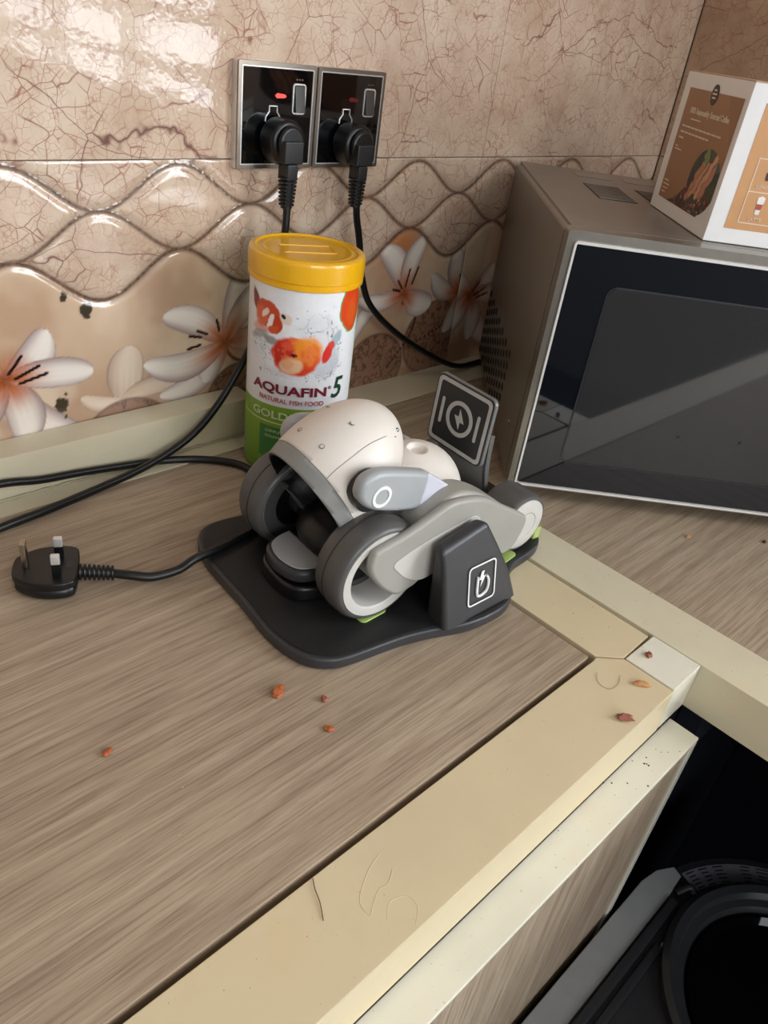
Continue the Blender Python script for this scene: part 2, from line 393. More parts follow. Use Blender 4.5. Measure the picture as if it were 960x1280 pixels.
def band_tile(x0, x1, step):
    nx = int((x1 - x0) / step); nz = int(.264 / step)
    X, Z = np.meshgrid(np.linspace(x0 + .0003, x1 - .0003, nx), np.linspace(-.0005, .2640, nz), indexing='ij')
    w1, w2, w3 = waves(X); sl = 1 / np.sqrt(1 + (2 * PI / .1517 * .018 * np.sin(2 * PI * (X - .0055) / .1517)) ** 2)
    d = np.minimum(np.minimum(np.abs(Z - w1), np.abs(Z - w2)), np.abs(Z - w3)) * sl
    below = Z < w3
    # above the top wave only its own line counts; below the lowest wave likewise
    h = .0026 * (1 - np.exp(-(d / .0055) ** 2)) + .0006 * np.exp(-(d / .0020) ** 2)
    h = np.where(below, .0026 * (1 - np.exp(-(d / .0045) ** 2)) + .0006 * np.exp(-(d / .0020) ** 2), h)
    h = h + .0010 * np.exp(-(d / .0022) ** 2) * fbm(X * 700, Z * 700, 2)
    h = h + .0004 * fbm(X * 60, Z * 60)
    edge = np.minimum(np.minimum(X - x0, x1 - X), .2640 - Z); h = h - .0006 * (1 - sm(0, .0010, edge))
    P = np.stack([X, .0025 - h, Z], -1)
    g = fbm(X * 14 + 3, Z * 14, 4)
    col = np.ones(X.shape + (3,)) * np.array(rgb(206, 178, 150))
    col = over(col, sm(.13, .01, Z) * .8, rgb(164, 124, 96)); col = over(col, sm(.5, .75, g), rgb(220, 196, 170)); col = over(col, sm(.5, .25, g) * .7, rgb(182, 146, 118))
    xr = (X + .190) % .607 - .190          # the picture repeats with the tile
    warm = np.exp(-(((xr - .30) / .035) ** 2 + ((Z - .165) / .03) ** 2)); col = over(col, warm * .9, rgb(196, 122, 66))
    # ghost blossoms and leaves in the ground
    petal(col, None, xr, Z, (-.055, .045), (-.050, .105), .022, .05, c1=rgb(222, 202, 180), c2=rgb(206, 178, 152), core=rgb(206, 178, 152))
    petal(col, None, xr, Z, (-.06, .055), (.0, .06), .012, .05, c1=rgb(226, 204, 182), c2=rgb(200, 170, 144), core=rgb(206, 178, 152))
    petal(col, None, xr, Z, (-.05, .05), (-.1, .062), .010, .1, c1=rgb(226, 204, 182), c2=rgb(200, 170, 144), core=rgb(206, 178, 152))
    # cracked brown medallions along the foot
    cr_ = np.abs(fbm(X * 120, Z * 120, 3) - .5)
    for (cx, cz, rx, rz) in ((-.055, .012, .046, .040), (.075, .030, .04, .036), (.275, .02, .05, .045), (.385, .045, .06, .050), (.16, .02, .045, .03)):
        e = np.sqrt(((xr - cx) / rx) ** 2 + ((Z - cz) / rz) ** 2)
        a = sm(1.03, .97, e); c = np.array(rgb(150, 112, 90)) * (1 - .62 * sm(.09, .0, cr_)[..., None]) * (1 + .25 * (fbm(X * 40, Z * 40, 2)[..., None] - .5))
        col = col * (1 - a[..., None]) + c * a[..., None]
        col = over(col, np.exp(-((e - 1) / .035) ** 2) * .8, rgb(110, 80, 66))
    # thin curling stems
    def stem(pts, w, c):
        nonlocal col
        pp = spline(pts, 10, False); dd = np.full(X.shape, 9.)
        for p in pp: dd = np.minimum(dd, np.hypot(xr - p[0], Z - p[1]))
        col = over(col, sm(w, w * .6, dd), c)
    if x1 > .2:
        stem([(.312, .100), (.338, .085), (.334, .055), (.300, .018)], .0026, rgb(86, 48, 38))
        stem([(.395, .115), (.412, .085), (.395, .06), (.335, .040)], .0026, rgb(86, 48, 38))
    if x0 < .2: stem([(.055, .085), (.07, .070), (.10, .064)], .0026, rgb(70, 44, 38))
    # big lilies
    F = [((-.1645, .095), [((-.06, .02), .0, 0)], [])]
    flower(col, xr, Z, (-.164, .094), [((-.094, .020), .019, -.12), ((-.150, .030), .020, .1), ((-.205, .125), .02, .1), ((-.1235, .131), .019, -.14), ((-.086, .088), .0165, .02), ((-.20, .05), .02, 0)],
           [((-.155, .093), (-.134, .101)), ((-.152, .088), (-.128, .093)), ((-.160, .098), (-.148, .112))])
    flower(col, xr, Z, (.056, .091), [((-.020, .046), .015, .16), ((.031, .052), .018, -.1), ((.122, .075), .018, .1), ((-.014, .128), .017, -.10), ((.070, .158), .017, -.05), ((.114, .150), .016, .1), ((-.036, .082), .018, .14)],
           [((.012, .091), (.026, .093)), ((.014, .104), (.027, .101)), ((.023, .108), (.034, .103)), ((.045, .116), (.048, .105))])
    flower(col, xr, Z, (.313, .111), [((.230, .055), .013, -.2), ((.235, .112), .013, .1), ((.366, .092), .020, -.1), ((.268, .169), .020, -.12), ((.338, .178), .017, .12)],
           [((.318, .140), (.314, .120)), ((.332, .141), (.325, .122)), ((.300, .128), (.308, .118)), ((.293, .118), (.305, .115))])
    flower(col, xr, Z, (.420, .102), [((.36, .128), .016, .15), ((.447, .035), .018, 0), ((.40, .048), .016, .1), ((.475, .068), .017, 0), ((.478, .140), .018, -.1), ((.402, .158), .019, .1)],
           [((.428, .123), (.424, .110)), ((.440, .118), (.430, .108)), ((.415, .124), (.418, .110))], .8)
    # print strength: picture below the lowest wave; brown rope in the grooves everywhere
    mask = np.where(below, 1., 0.)
    rope = np.exp(-(d / .0033) ** 2); rn = fbm(X * 500, Z * 500, 2)
    rc = np.array(rgb(132, 100, 82)) * (.08 + 1.0 * rn[..., None])
    col = col * (1 - rope[..., None]) + rc * rope[..., None]; mask = np.maximum(mask, rope * .95)
    # chipped glaze: dark spots with a shape of their own
    for (cx, cz, r) in ((-.0885, .144, .0065), (-.1075, .158, .0032), (-.118, .060, .007), (-.115, .048, .0018), (-.113, .070, .0016)):
        rr = np.hypot(X - cx, (Z - cz) * .8) + .004 * (fbm(X * 300, Z * 300, 2) - .5)
        a = sm(r, r * .8, rr); col = over(col, a, rgb(66, 58, 44)); mask = np.maximum(mask, a)
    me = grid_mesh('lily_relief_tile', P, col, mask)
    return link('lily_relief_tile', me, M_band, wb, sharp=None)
for k, stp in ((1, .004), (2, .003), (3, .00125), (4, .002)):
    t = band_tile(SE[k], SE[k + 1], stp); t.data.polygons.foreach_set('use_smooth', [True] * len(t.data.polygons))
box('marble_tile', (SE[0] + .001, SE[1] - .001, 0, .009, 0, .264), M_marble, wb, bev=.0006)
# ---- right wall with the window opening
wr = struct(bobj('wall_right', mb_join(box_bm(.858, .95, -1.2, .1, -.87, 1.7), box_bm(.858, .95, -2.7, -1.2, -.87, .10),
                                        box_bm(.858, .95, -2.7, -1.2, 1.32, 1.7)), M_grout))
for y0, y1 in ((-.607, -.001), (-1.2, -.609)):
    for z0, z1 in ((.0005, .264), (.2655, .7), (.702, 1.2)):
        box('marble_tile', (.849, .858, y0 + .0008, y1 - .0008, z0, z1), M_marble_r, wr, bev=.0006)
wn = struct(rframe('window_1', -2.7, -1.2, .10, 1.32, .04, .004, .86, .92, M_white, None, axis='x'))
for ym in (-1.7, -2.2): box('mullion', (.865, .915, ym - .02, ym + .02, .14, 1.28), M_white, wn)
for zm in (.205, .335, .80): box('transom', (.868, .912, -2.69, -1.21, zm - .02, zm + .02), M_white, wn)
box('window_sill', (.80, .858, -2.7, -1.2, .075, .10), M_cream2, wn)
# ---- rest of the kitchen shell, behind the camera
struct(box('floor', (-2.2, .95, -2.7, .1, -.93, -.87), M_floor))
struct(box('ceiling', (-2.2, .95, -2.7, .1, 1.7, 1.76), M_wall))
struct(box('wall_left', (-2.3, -2.2, -2.7, .1, -.87, 1.7), M_wall))
struct(bobj('wall_front', mb_join(box_bm(-2.2, -1.45, -2.8, -2.7, -.87, 1.7), box_bm(-.05, .95, -2.8, -2.7, -.87, 1.7),
                                   box_bm(-1.45, -.05, -2.8, -2.7, -.87, .25), box_bm(-1.45, -.05, -2.8, -2.7, 1.45, 1.7)), M_wall))
w2 = struct(rframe('fill_window', -1.45, -.05, .25, 1.45, .05, .004, -2.78, -2.72, M_white, None, axis='y'))  # unseen window added to hold the front fill light
box('mullion', (-.77, -.73, -2.775, -2.725, .3, 1.4), M_white, w2)

# ================================================================ WORKTOPS
wt = thing('worktop', 'greige wood-look worktop edged with cream laminate strips, under the robot and cables', 'worktop')
box('wood_panel', (-2.1, .0745, -.4620, -.058, -.018, 0), M_wood, wt, bev=.0006)
box('backing_board', (-2.1, .137, -.522, -.001, -.042, -.019), M_crack, wt)
prism('edge_strip', [(-2.1, -.4668), (.0745, -.4668), (.0785, -.4662), (.0958, -.4812), (.0958, -.5235), (-2.1, -.5235)], -.0425, .0003, M_creamw, wt, bev=.0009, seg=2)
box('back_strip', (-2.1, .60, -.0568, .0005, -.018, .0004), M_cream, wt, bev=.0006)
prism('edge_strip', [(.0795, -.059), (.1368, -.059), (.1368, -.4785), (.0968, -.4802), (.0792, -.4645)], -.018, .0003, M_creamw, wt, bev=.0008, seg=2)
box('corner_block', (.0970, .1402, -.5230, -.4812, -.0425, .0006), M_cream2, wt, bev=.0008)
wr2 = thing('worktop', 'second wood-look worktop with cream edge, running under the microwave to the right', 'worktop')
box('wood_panel', (.1935, .849, -1.2, -.058, -.018, -.0002), M_wood, wr2, bev=.0006)
box('backing_board', (.142, .849, -1.2, -.059, -.042, -.0185), M_niche, wr2)
box('edge_strip', (.1408, .1925, -1.2, -.059, -.0435, .0008), M_cream, wr2, bev=.0008)
# boxed cream upstand along the wall, left of the can
up = tag(box('upstand', (-2.1, .070, -.0330, -.0015, .0006, .0402), M_cream, bev=.0008),
         'long cream boxed-in ledge along the wall foot behind the black cables', 'ledge')
for pts_ in ([(-.1650, -.4800), (-.1760, -.4830), (-.1870, -.4890), (-.1929, -.4942), (-.1934, -.5021), (-.1880, -.4990), (-.1800, -.4950), (-.1738, -.4956), (-.1660, -.4910)],
             [(-.1878, -.5094), (-.1812, -.5039), (-.1748, -.5046), (-.1701, -.5085), (-.1709, -.5152), (-.1777, -.5206)]):
    tube('dried_smear', [(x_, y_, .00025) for x_, y_ in pts_], .00022, M_creamw, wt, seg=6)
sealm = bmesh.new()
for a, b in ((-.20, -.075), (-.03, .06)):
    pts = [(a + (b - a) * i / 14, -.0345 - .002 * random.random(), .0012) for i in range(15)]
    tube_bm(pts, .0016, 6, sealm, [.0006 + .0014 * random.random() for _ in pts])
bobj('sealant_bead', sealm, pm('old_sealant', rgb(176, 166, 140), .7, bump=.4), up)

# ================================================================ CABINETS
box('gap_shade_strip', (-2.1, .0955, -.5218, -.5195, -.0475, -.0426), M_gap, wt)  # dark strip painted as the shade in the open gap above the door
cb = thing('base_cabinet', 'cream-framed base cabinet under the near worktop with wood-grain door', 'cabinet')
box('carcass', (-2.05, .118, -.5175, -.02, -.80, -.0435), M_niche, cb)
dr = empty('door'); dr.parent = cb
for o in [dr]: pass
def door_frame():
    b = mb_join(box_bm(-.62, .1235, -.5480, -.5200, -.0640, -.0475, .0012), box_bm(.1150, .1235, -.5480, -.5200, -.76, -.064, .0012),
                box_bm(-.62, -.60, -.5480, -.5200, -.76, -.064, .0012), box_bm(-.60, .115, -.5480, -.5200, -.76, -.74, .0012))
    return b
bpy.data.objects.remove(dr)
d = box('door', (-.605, .1095, -.5462, -.5202, -.745, -.0530), M_woodz, cb)
box('top_rail', (-.62, .1235, -.5480, -.5224, -.0510, -.0470), M_cream2, d, bev=.001)
box('side_rail', (.1120, .1235, -.5480, -.5200, -.76, -.0515), M_cream2, d, bev=.001)
box('side_rail', (-.62, -.6055, -.5480, -.5200, -.76, -.0515), M_cream2, d, bev=.001)
d2 = box('door', (-1.34, -.625, -.5462, -.5202, -.745, -.053), M_woodz, cb)
box('top_rail', (-1.35, -.623, -.548, -.52, -.051, -.047), M_cream2, d2, bev=.001)
nb = thing('cabinet_niche', 'open niche with shade painted black beneath the right-hand worktop, behind the grey appliance', 'cabinet')
box('side_panel', (.1265, .849, -.515, -.5, -.865, -.0445), M_niche, nb)
box('back_panel', (.60, .615, -1.2, -.516, -.865, -.0445), M_niche, nb)
box('side_panel', (.16, .599, -1.2, -1.185, -.865, -.0445), M_niche, nb)
box('rail', (.175, .599, -.535, -.516, -.12, -.0445), pm('dark_rail', rgb(38, 40, 48), .5), nb)

# ---- dark appliance with a round tub, standing in front of the niche
wa = thing('washing_machine', 'dark grey machine with round tub opening, bottom right beside the cabinet door', 'washing machine', (.165, -.716, -.86))
def wo(r, x0, y1, y0):
    pts = [(x0, y1), (0.02, y1)] + [(r * math.cos(a), r * math.sin(a)) for a in np.radians(np.linspace(80, -80, 30))] + [(0.02, y0), (x0, y0)]
    return pts
oc = []
R_ = .158
pts = [(-.27, .1665), (.004, .1665), (.030, .1635)] + [(R_ * math.cos(a), R_ * math.sin(a)) for a in np.radians(np.linspace(70, -90, 32))] + [(-.27, -R_)]
prism('body', pts, 0.002, .560, M_wash, wa, bev=.006)
# deck with hole
def ring_plate(outer, r, z0, z1, n=72):
    out = []
    for k in range(n):
        a = 2 * PI * k / n; c, s = math.cos(a), math.sin(a); best = None
        t = 9
        if c < 0: t = min(t, -.27 / c)
        if abs(s) > 1e-6: t = min(t, (.163 if s > 0 and c < 0 else R_) / abs(s))
        if c >= 0: t = min(t, R_)
        out.append((t * c * .985, t * s * .985))
    inner = [(r * math.cos(2 * PI * k / n), r * math.sin(2 * PI * k / n)) for k in range(n)]
    return loop_bm((out, inner), 0, z0, z1)
bobj('deck', ring_plate(None, .124, .5605, .576), M_washd, wa)
prism('edge_panel', [(-.266, .1380), (.012, .1380), (.040, .1400), (.044, .1500), (.026, .1600), (.004, .1640), (-.266, .1640)], .5765, .5800, M_wash, wa, bev=.001)
box('edge_rail', (-.262, .01, .1275, .1360, .5765, .584), M_washd, wa, bev=.002)
box('edge_rail', (-.262, -.04, .116, .124, .5765, .580), M_washd, wa, bev=.002)
pr = [(.124, .5605), (.124, .586), (.119, .590), (.112, .588), (.110, .580), (.104, .578), (.100, .570), (.0985, .5610)]
lathe('tub_collar', pr, M_washd, wa, 96)
lathe('tub', [(.0980, .5612), (.0980, .574), (.0960, .574), (.0940, .5640), (.0, .5635)], M_blackg, wa, 96)
tube('tub_seam', [(-.085, .045, .5655), (-.075, .02, .566), (-.062, -.01, .566), (-.040, -.045, .566), (-.02, -.075, .566)], .0008, M_wash, wa)
tube('hinge_tab', [(.02, .135, .578), (.035, .128, .581), (.032, .122, .579)], .004, M_washd, wa)
lathe('screw', [(.0, .580), (.004, .580), (.005, .5775), (.005, .5765)], M_wash, wa, 20, c=(-.035, .115, 0))
lb = bmesh.new()
def arc_patch(a0, a1, r0, r1, z, bm, n=10):
    p = [(r * math.cos(math.radians(a0 + (a1 - a0) * i / n)), r * math.sin(math.radians(a0 + (a1 - a0) * i / n)), z) for r in (r0, r1) for i in range(n + 1)]
    v = [bm.verts.new(q) for q in p]
    for i in range(n): bm.faces.new((v[i], v[i + 1], v[n + 2 + i], v[n + 1 + i]))
arc_patch(72, 30, .129, .149, .5765, lb); bobj('rating_label', lb, pm('grey_label', rgb(120, 120, 128), .5), wa, sharp=None)
lb = bmesh.new()
for a0, a1 in ((71, 66), (64.5, 60), (58, 53), (47, 42), (40, 32)):
    for rr in (.131, .135, .139, .143, .147):
        arc_patch(a0 - random.random(), a1 + random.random(), rr - .0012, rr, .5768, lb, 3)
o = bobj('label_print', lb, M_niche, wa, sharp=None); o['kind'] = 'stuff'

# ================================================================ MICROWAVE
MW = thing('microwave', 'champagne steel microwave with black glass door, set across the corner', 'microwave', (.2049, -.2739, 0), math.radians(-45.48))
W_, H0, H1, D_ = .46, .015, .2622, .376
b = box_bm(0, W_, .022, D_, H0, H1)
bmesh.ops.bevel(b, geom=[e for e in b.edges if abs(e.verts[0].co.z - e.verts[1].co.z) < 1e-5 and e.verts[0].co.z > .2 and abs(e.verts[0].co.x - e.verts[1].co.x) < 1e-5], offset=.005, segments=3, affect='EDGES')
bobj('body', b, M_steel, MW)
box('door_gap', (.002, W_ - .002, .0205, .0219, H0 + .002, H1 - .002), M_gap, MW)
fr = rframe('door_frame', .0, W_, H0, H1, .0085, .004, .0012, .020, M_steelf, MW, axis='y')
rframe('edge_trim', .0065, W_ - .0065, H0 + .0025, H1 - .0085, .0019, .003, -.0016, .0030, M_silver, fr, axis='y')
# glass door: black border with the window mesh behind it
def gl(name, x0, x1, z0, z1, y0, y1, m, r=.003, par=None): return prism(name, rrect(x0, x1, z0, z1, r), y0, y1, m, par or MW, axis='y')
gm = NT('dark_door_glass'); gm.b.inputs['Base Color'].default_value = (.004, .005, .008, 1); gm.b.inputs['Roughness'].default_value = .03
gm.b.inputs['Specular IOR Level'].default_value = .6
gn = gm.noise(gm.coord(), 7, 3); gm.l(gm.ramp(gn.outputs[0], [(.3, (.02, .02, .02)), (.8, (.06, .06, .06))]), gm.b.inputs['Roughness'])
gp = gl('glass_panel', .0091, W_ - .0091, H0 + .0051, H1 - .0111, .0002, .010, gm.m)
wm = NT('window_mesh_glass'); wv = wm.coord((700, 700, 700))
vo = wm.n('ShaderNodeTexVoronoi', _feature='F1', Scale=1.0, Randomness=.0); wm.l(wv, vo.inputs['Vector'])
wm.l(wm.ramp(vo.outputs['Distance'], [(.25, (.010, .010, .011)), (.45, (.030, .030, .030))]), wm.b.inputs['Base Color'])
wm.b.inputs['Roughness'].default_value = .05
gl('window', .046, .335, .0495, .2190, -.0004, .0001, wm.m, .008)
rframe('window_border', .0445, .3365, .048, .2205, .0012, .009, -.0006, .0001, pm('border_grey', rgb(40, 42, 46), .3), MW, axis='y')
for px_, sz in ((.15, .0016), (.115, .0008), (.21, .0018), (.19, .0007), (.26, .0006)):
    lathe('splash_spot', [(0, -.0008), (sz, -.0006), (sz, -.0004)], M_black, gp, 10, 'y', (px_, 0, .075 + .1 * ((px_ * 37) % .2)))
box('control_panel', (.36, .447, -.0006, .0001, .03, .24), M_blackg, MW)
for fx in (.03, W_ - .03):
    for fy in (.06, .33): lathe('foot', [(.011, .0005), (.013, .004), (.013, .0149)], M_black, MW, 20, c=(fx, fy, 0))
# vents: punched diamonds on the left side
vb = bmesh.new(); rows, cols_ = 7, 13
for i in range(cols_):
    for j in range(rows):
        y = .140 + i * .0185; z = .022 + j * .0128 + (.0064 if i % 2 else 0)
        if z > .104: continue
        pts_ = [(y + .0068 * math.cos(a), z + .0046 * math.sin(a)) for a in np.linspace(0, 2 * PI, 9)[:-1]]
        v = [vb.verts.new((-.0003, p[0], p[1])) for p in pts_]; v2 = [vb.verts.new((.0006, p[0], p[1])) for p in pts_]
        vb.faces.new(v)
        for k in range(8): vb.faces.new((v[k], v[(k + 1) % 8], v2[(k + 1) % 8], v2[k]))
o = bobj('vent_holes', vb, M_gap, MW, sharp=None); o['kind'] = 'stuff'
def top_vent(x0, x1, y0, y1):
    o = box('top_vent', (x0, x1, y0, y1, H1 - .0004, H1 + .0002), M_gap, MW)
    n = 10
    for k in range(n):
        yy = y0 + (y1 - y0) * (k + .5) / n
        box('slat', (x0 + .001, x1 - .001, yy - .0018, yy + .0018, H1 + .0002, H1 + .0008), M_steelf, o)
top_vent(.0625, .103, .178, .270); top_vent(.122, .163, .178, .270)
for x0 in (.065, .124): box('embossed_panel', (x0, x0 + .041, .316, .345, H1, H1 + .0006), M_steelf, MW, bev=.0003)
lathe('side_screw', [(0, -.0016), (.003, -.0012), (.0034, 0)], M_steelf, MW, 16, 'x', (0, .06, .055))

# ================================================================ COFFEE BOX
BX = thing('coffee_box', 'white cardboard coffee box with brown printed panels, on the microwave top', 'box', (.3125, -.3395, .2627), math.radians(-43.5))
BW, BD, BH = .135, .154, .121
M_card = pm('white_card', rgb(236, 234, 232), .55, var=.02)
bd = box('carton', (0, BW, 0, BD, 0, BH), M_card, BX, bev=.0009)
b = box_bm(.001, BW - .001, .002, BD - .002, BH, BH + .0007)
for v in b.verts: v.co.z += .002 * math.sin(v.co.y * 60) if v.co.z > BH + .0003 and v.co.x < .01 else 0
bobj('top_flap', b, pm('card_edge', rgb(190, 160, 130), .7), BX)
# left face print (face x=0, a = y, z)
A, Zg = np.meshgrid(np.linspace(.0085, .1365, 190), np.linspace(.0125, .1085, 150), indexing='ij')
pan = np.ones(A.shape + (3,)) * np.array(rgb(158, 112, 72))
pan = over(pan, sm(.2, .9, fbm(A * 20, Zg * 20, 2)) * .25, rgb(140, 94, 58))
pan = over(pan, ((A - .01) * 1.2 + (.1085 - Zg) < .035) * .35, rgb(126, 84, 50))
white = np.zeros(A.shape)
ph_ = ((A - .04) / .034) ** 2 + ((Zg - .040) / .027) ** 2 < 1
ph_ |= (Zg < .03) & (A < .125) & (Zg < .011 + .055 * np.exp(-((A - .03) / .045) ** 2)) & (A > .03)
c = np.ones(A.shape + (3,)) * np.array(rgb(36, 34, 26))
c = over(c, sm(.48, .6, fbm(A * 90, Zg * 90, 3)), rgb(58, 70, 40))
bn = vn(A * 420, Zg * 420)
c = over(c, (Zg < .034) * sm(.5, .62, bn), rgb(104, 24, 28)); c = over(c, (Zg < .028) * sm(.78, .86, bn), rgb(200, 160, 120))
wa_ = .010 * (fbm(A * 130, Zg * 130, 3) - .5); A2, Z2 = A + wa_, Zg + .010 * (fbm(A * 130 + 7, Zg * 130 + 3, 3) - .5)
for ax_, az_, tx_, tz_, wd_, c0 in ((.066, .024, .044, .060, .0050, rgb(186, 128, 92)), (.058, .026, .038, .056, .0042, rgb(204, 146, 108)), (.044, .030, .022, .066, .0060, rgb(214, 158, 122)), (.036, .030, .016, .060, .0048, rgb(188, 128, 94))):
    dx, dz = tx_ - ax_, tz_ - az_; tt = np.clip(((A2 - ax_) * dx + (Z2 - az_) * dz) / (dx * dx + dz * dz), 0, 1)
    dd = np.hypot(A2 - ax_ - tt * dx, Z2 - az_ - tt * dz); c = over(c, sm(wd_, wd_ * .7, dd * (1 + .5 * tt)), c0); c = over(c, sm(.0012, .0004, np.abs(dd - wd_ * .8)) * .5, rgb(90, 44, 30))
c = over(c, (np.hypot(A2 - .046, Z2 - .062) < .006) * 1., rgb(116, 136, 76)); c = over(c, (np.hypot(A2 - .014, Z2 - .056) < .005) * 1., rgb(60, 84, 66))
pan = over(pan, ph_ * 1., 0) + c * (ph_ * 1.)[..., None]
corner = (Zg < .060) & (~ph_) & (A < .04) & ((((A - .04) / .034) ** 2 + ((Zg - .040) / .027) ** 2) >= 1) & (Zg < .040)
pan = over(pan, corner * 1., rgb(236, 234, 232))
P = np.stack([np.full(A.shape, -.0003), A, Zg], -1)[::-1]
link('side_print', grid_mesh('side_print', np.ascontiguousarray(P), np.ascontiguousarray(pan[::-1])), vcol('side_print_ink', .4), BX, sharp=None)
M_wt = pm('box_text', rgb(226, 208, 186), .5); M_badge = pm('badge_ink', rgb(52, 44, 42), .5)
lathe('badge', [(0, -.0006), (.0082, -.0006), (.0082, -.0003)], M_badge, BX, 32, 'x', (0, .0725, .1065))
text_flat('headline', '100% Responsibly Sourced Coffee', .006, M_wt, BX, (-.0005, .118, .0888), (0, -1, 0), (0, 0, 1), bold=.00018, width=.094, height=.0066)
g = bmesh.new()
def bar(a0, a1, z, h=.0013): box_bm(-.0006, -.0003, a1, a0, z, z + h, bm=g)
bar(.112, .086, .0835, .001)
for z, n in ((.0765, 9), (.0715, 8)):
    a = .128
    for k in range(n): L = .006 + .005 * random.random(); bar(a, a - L, z); a -= L + .0016
bar(.128, .116, .0665); bar(.130, .124, .059, .001); bar(.130, .112, .0565, .001)
for z, L in ((.028, .012), (.0245, .016), (.021, .013), (.0175, .010)): bar(.132, .132 - L, z, .001)
for z, L in ((.1095, .006), (.1065, .010), (.1035, .008)): box_bm(-.0008, -.0006, .0725 - L / 2, .0725 + L / 2, z, z + .0014, bm=g)
bobj('small_print', g, M_wt, BX, sharp=None)['kind'] = 'stuff'
# right face print (face y=0)
M_tan = pm('tan_ink', rgb(206, 152, 100), .5, var=.04)
prism('front_print', [(.0145, .0125), (BW, .0125), (BW, .108), (.0145, .108)], -.0003, .0004, M_tan, BX, axis='y')
g = bmesh.new()
for x0, x1, z0, z1 in ((.0245, BW - .004, .0685, .0693), (.0245, BW - .004, .0430, .0438), (.0240, BW - .004, .0180, .0188), (.0240, .0248, .018, .0693), (.0520, .0528, .018, .0693), (.080, .0808, .018, .0693), (.108, .1088, .018, .0693)):
    box_bm(x0, x1, -.0006, -.0003, z0, z1, bm=g)
bobj('grid_lines', g, M_wt, BX, sharp=None)
for xx, s1, s2 in ((.038, 'LATTE', 'ESPRESSO'), (.066, 'MOCHA', 'FLAT WHITE'), (.094, 'CAPPUCCINO', 'AMERICANO')):
    text_flat('drink_name', s1, .0042, M_wt, BX, (xx, -.0004, .0205), (1, 0, 0), (0, 0, 1), align='CENTER')
    text_flat('drink_name', s2, .0042, M_wt, BX, (xx, -.0004, .0462), (1, 0, 0), (0, 0, 1), align='CENTER')
    prism('glass_picture', [(xx - .0018, .026), (xx + .0018, .026), (xx + .003, .036), (xx + .0032, .0395), (xx, .0410), (xx - .0032, .0395), (xx - .003, .036)], -.0007, -.0003, M_white, BX, axis='y')
    prism('drink_picture', [(xx - .0021, .030), (xx + .0021, .030), (xx + .0027, .0345), (xx - .0027, .0345)], -.0009, -.0007, pm('rust_ink', rgb(176, 74, 50), .5), BX, axis='y')
    prism('cup_picture', [(xx - .003, .053), (xx + .003, .053), (xx + .0036, .059), (xx - .0036, .059)], -.0007, -.0003, pm('coffee_ink', rgb(70, 34, 34), .5), BX, axis='y')

# ================================================================ SOCKETS AND MAINS PLUGS
def socket(label, x0, neon_on):
    t = thing('wall_socket', label, 'socket', (x0, 0, .2581), 0, 'black glass wall sockets')
    box('base_plate', (0, .086, -.0075, .0, 0, .086), M_chrome, t, bev=.0006)
    rframe('metal_frame', 0, .086, 0, .086, .0032, .0015, -.0100, -.0076, pm('brushed_nickel', rgb(150, 140, 128), .3, .9), t, axis='y')
    box('glass_face', (.0033, .0827, -.0096, -.0076, .0033, .0827), M_blackg, t)
    rframe('chrome_line', .0033, .0827, .0033, .0827, .0010, .001, -.0103, -.0097, M_chrome, t, axis='y')
    sx, sz = .0665, .0585
    rframe('switch_frame', sx - .0075, sx + .0075, sz - .0125, sz + .0125, .0013, .003, -.0106, -.0096, M_chrome, t, axis='y')
    b = box_bm(sx - .0055, sx + .0055, -.0125, -.0096, sz - .0108, sz + .0108, .0006)
    for v in b.verts:
        if v.co.y < -.0112: v.co.y += .0016 * ((v.co.z - sz) / .0108)
    bobj('rocker_switch', b, pm('switch_grey', rgb(58, 54, 50), .35), t)
    if neon_on:
        m = NT('neon_on'); m.b.inputs['Base Color'].default_value = (.8, .05, .04, 1); m.b.inputs['Emission Color'].default_value = (1, .06, .05, 1); m.b.inputs['Emission Strength'].default_value = .9
        nm = m.noise(m.coord(), 200); m.l(m.ramp(nm.outputs[0], [(.3, (.7, .03, .03)), (.7, (.9, .08, .06))]), m.b.inputs['Base Color']); m = m.m
    else: m = pm('neon_off', rgb(100, 22, 22), .3)
    prism('indicator', [(.0395, .0605), (.0415, .0585), (.0500, .0588), (.0520, .0602), (.0500, .0618), (.0420, .0625)], -.0103, -.0095, m, t, axis='y')
    tube('shutter_outline', [(.0295, -.0101, .0395), (.0300, -.0101, .0435), (.0335, -.0101, .0475), (.0335, -.0101, .0520), (.0420, -.0101, .0520), (.0420, -.0101, .0475), (.0455, -.0101, .0435), (.0460, -.0101, .0395)], .0007, M_chrome, t, smooth=False, seg=8)
    for k in range(3): box('brand_print', (sx - .004 + k * .003, sx - .002 + k * .003, -.0099, -.0096, sz + .0150, sz + .0162), pm('bronze_ink', rgb(92, 66, 40), .5), t)
    return t
socket('left black glass wall socket with lit red indicator above plug', .0578, True)
socket('right black glass wall socket with unlit dark red indicator', .1458, False)
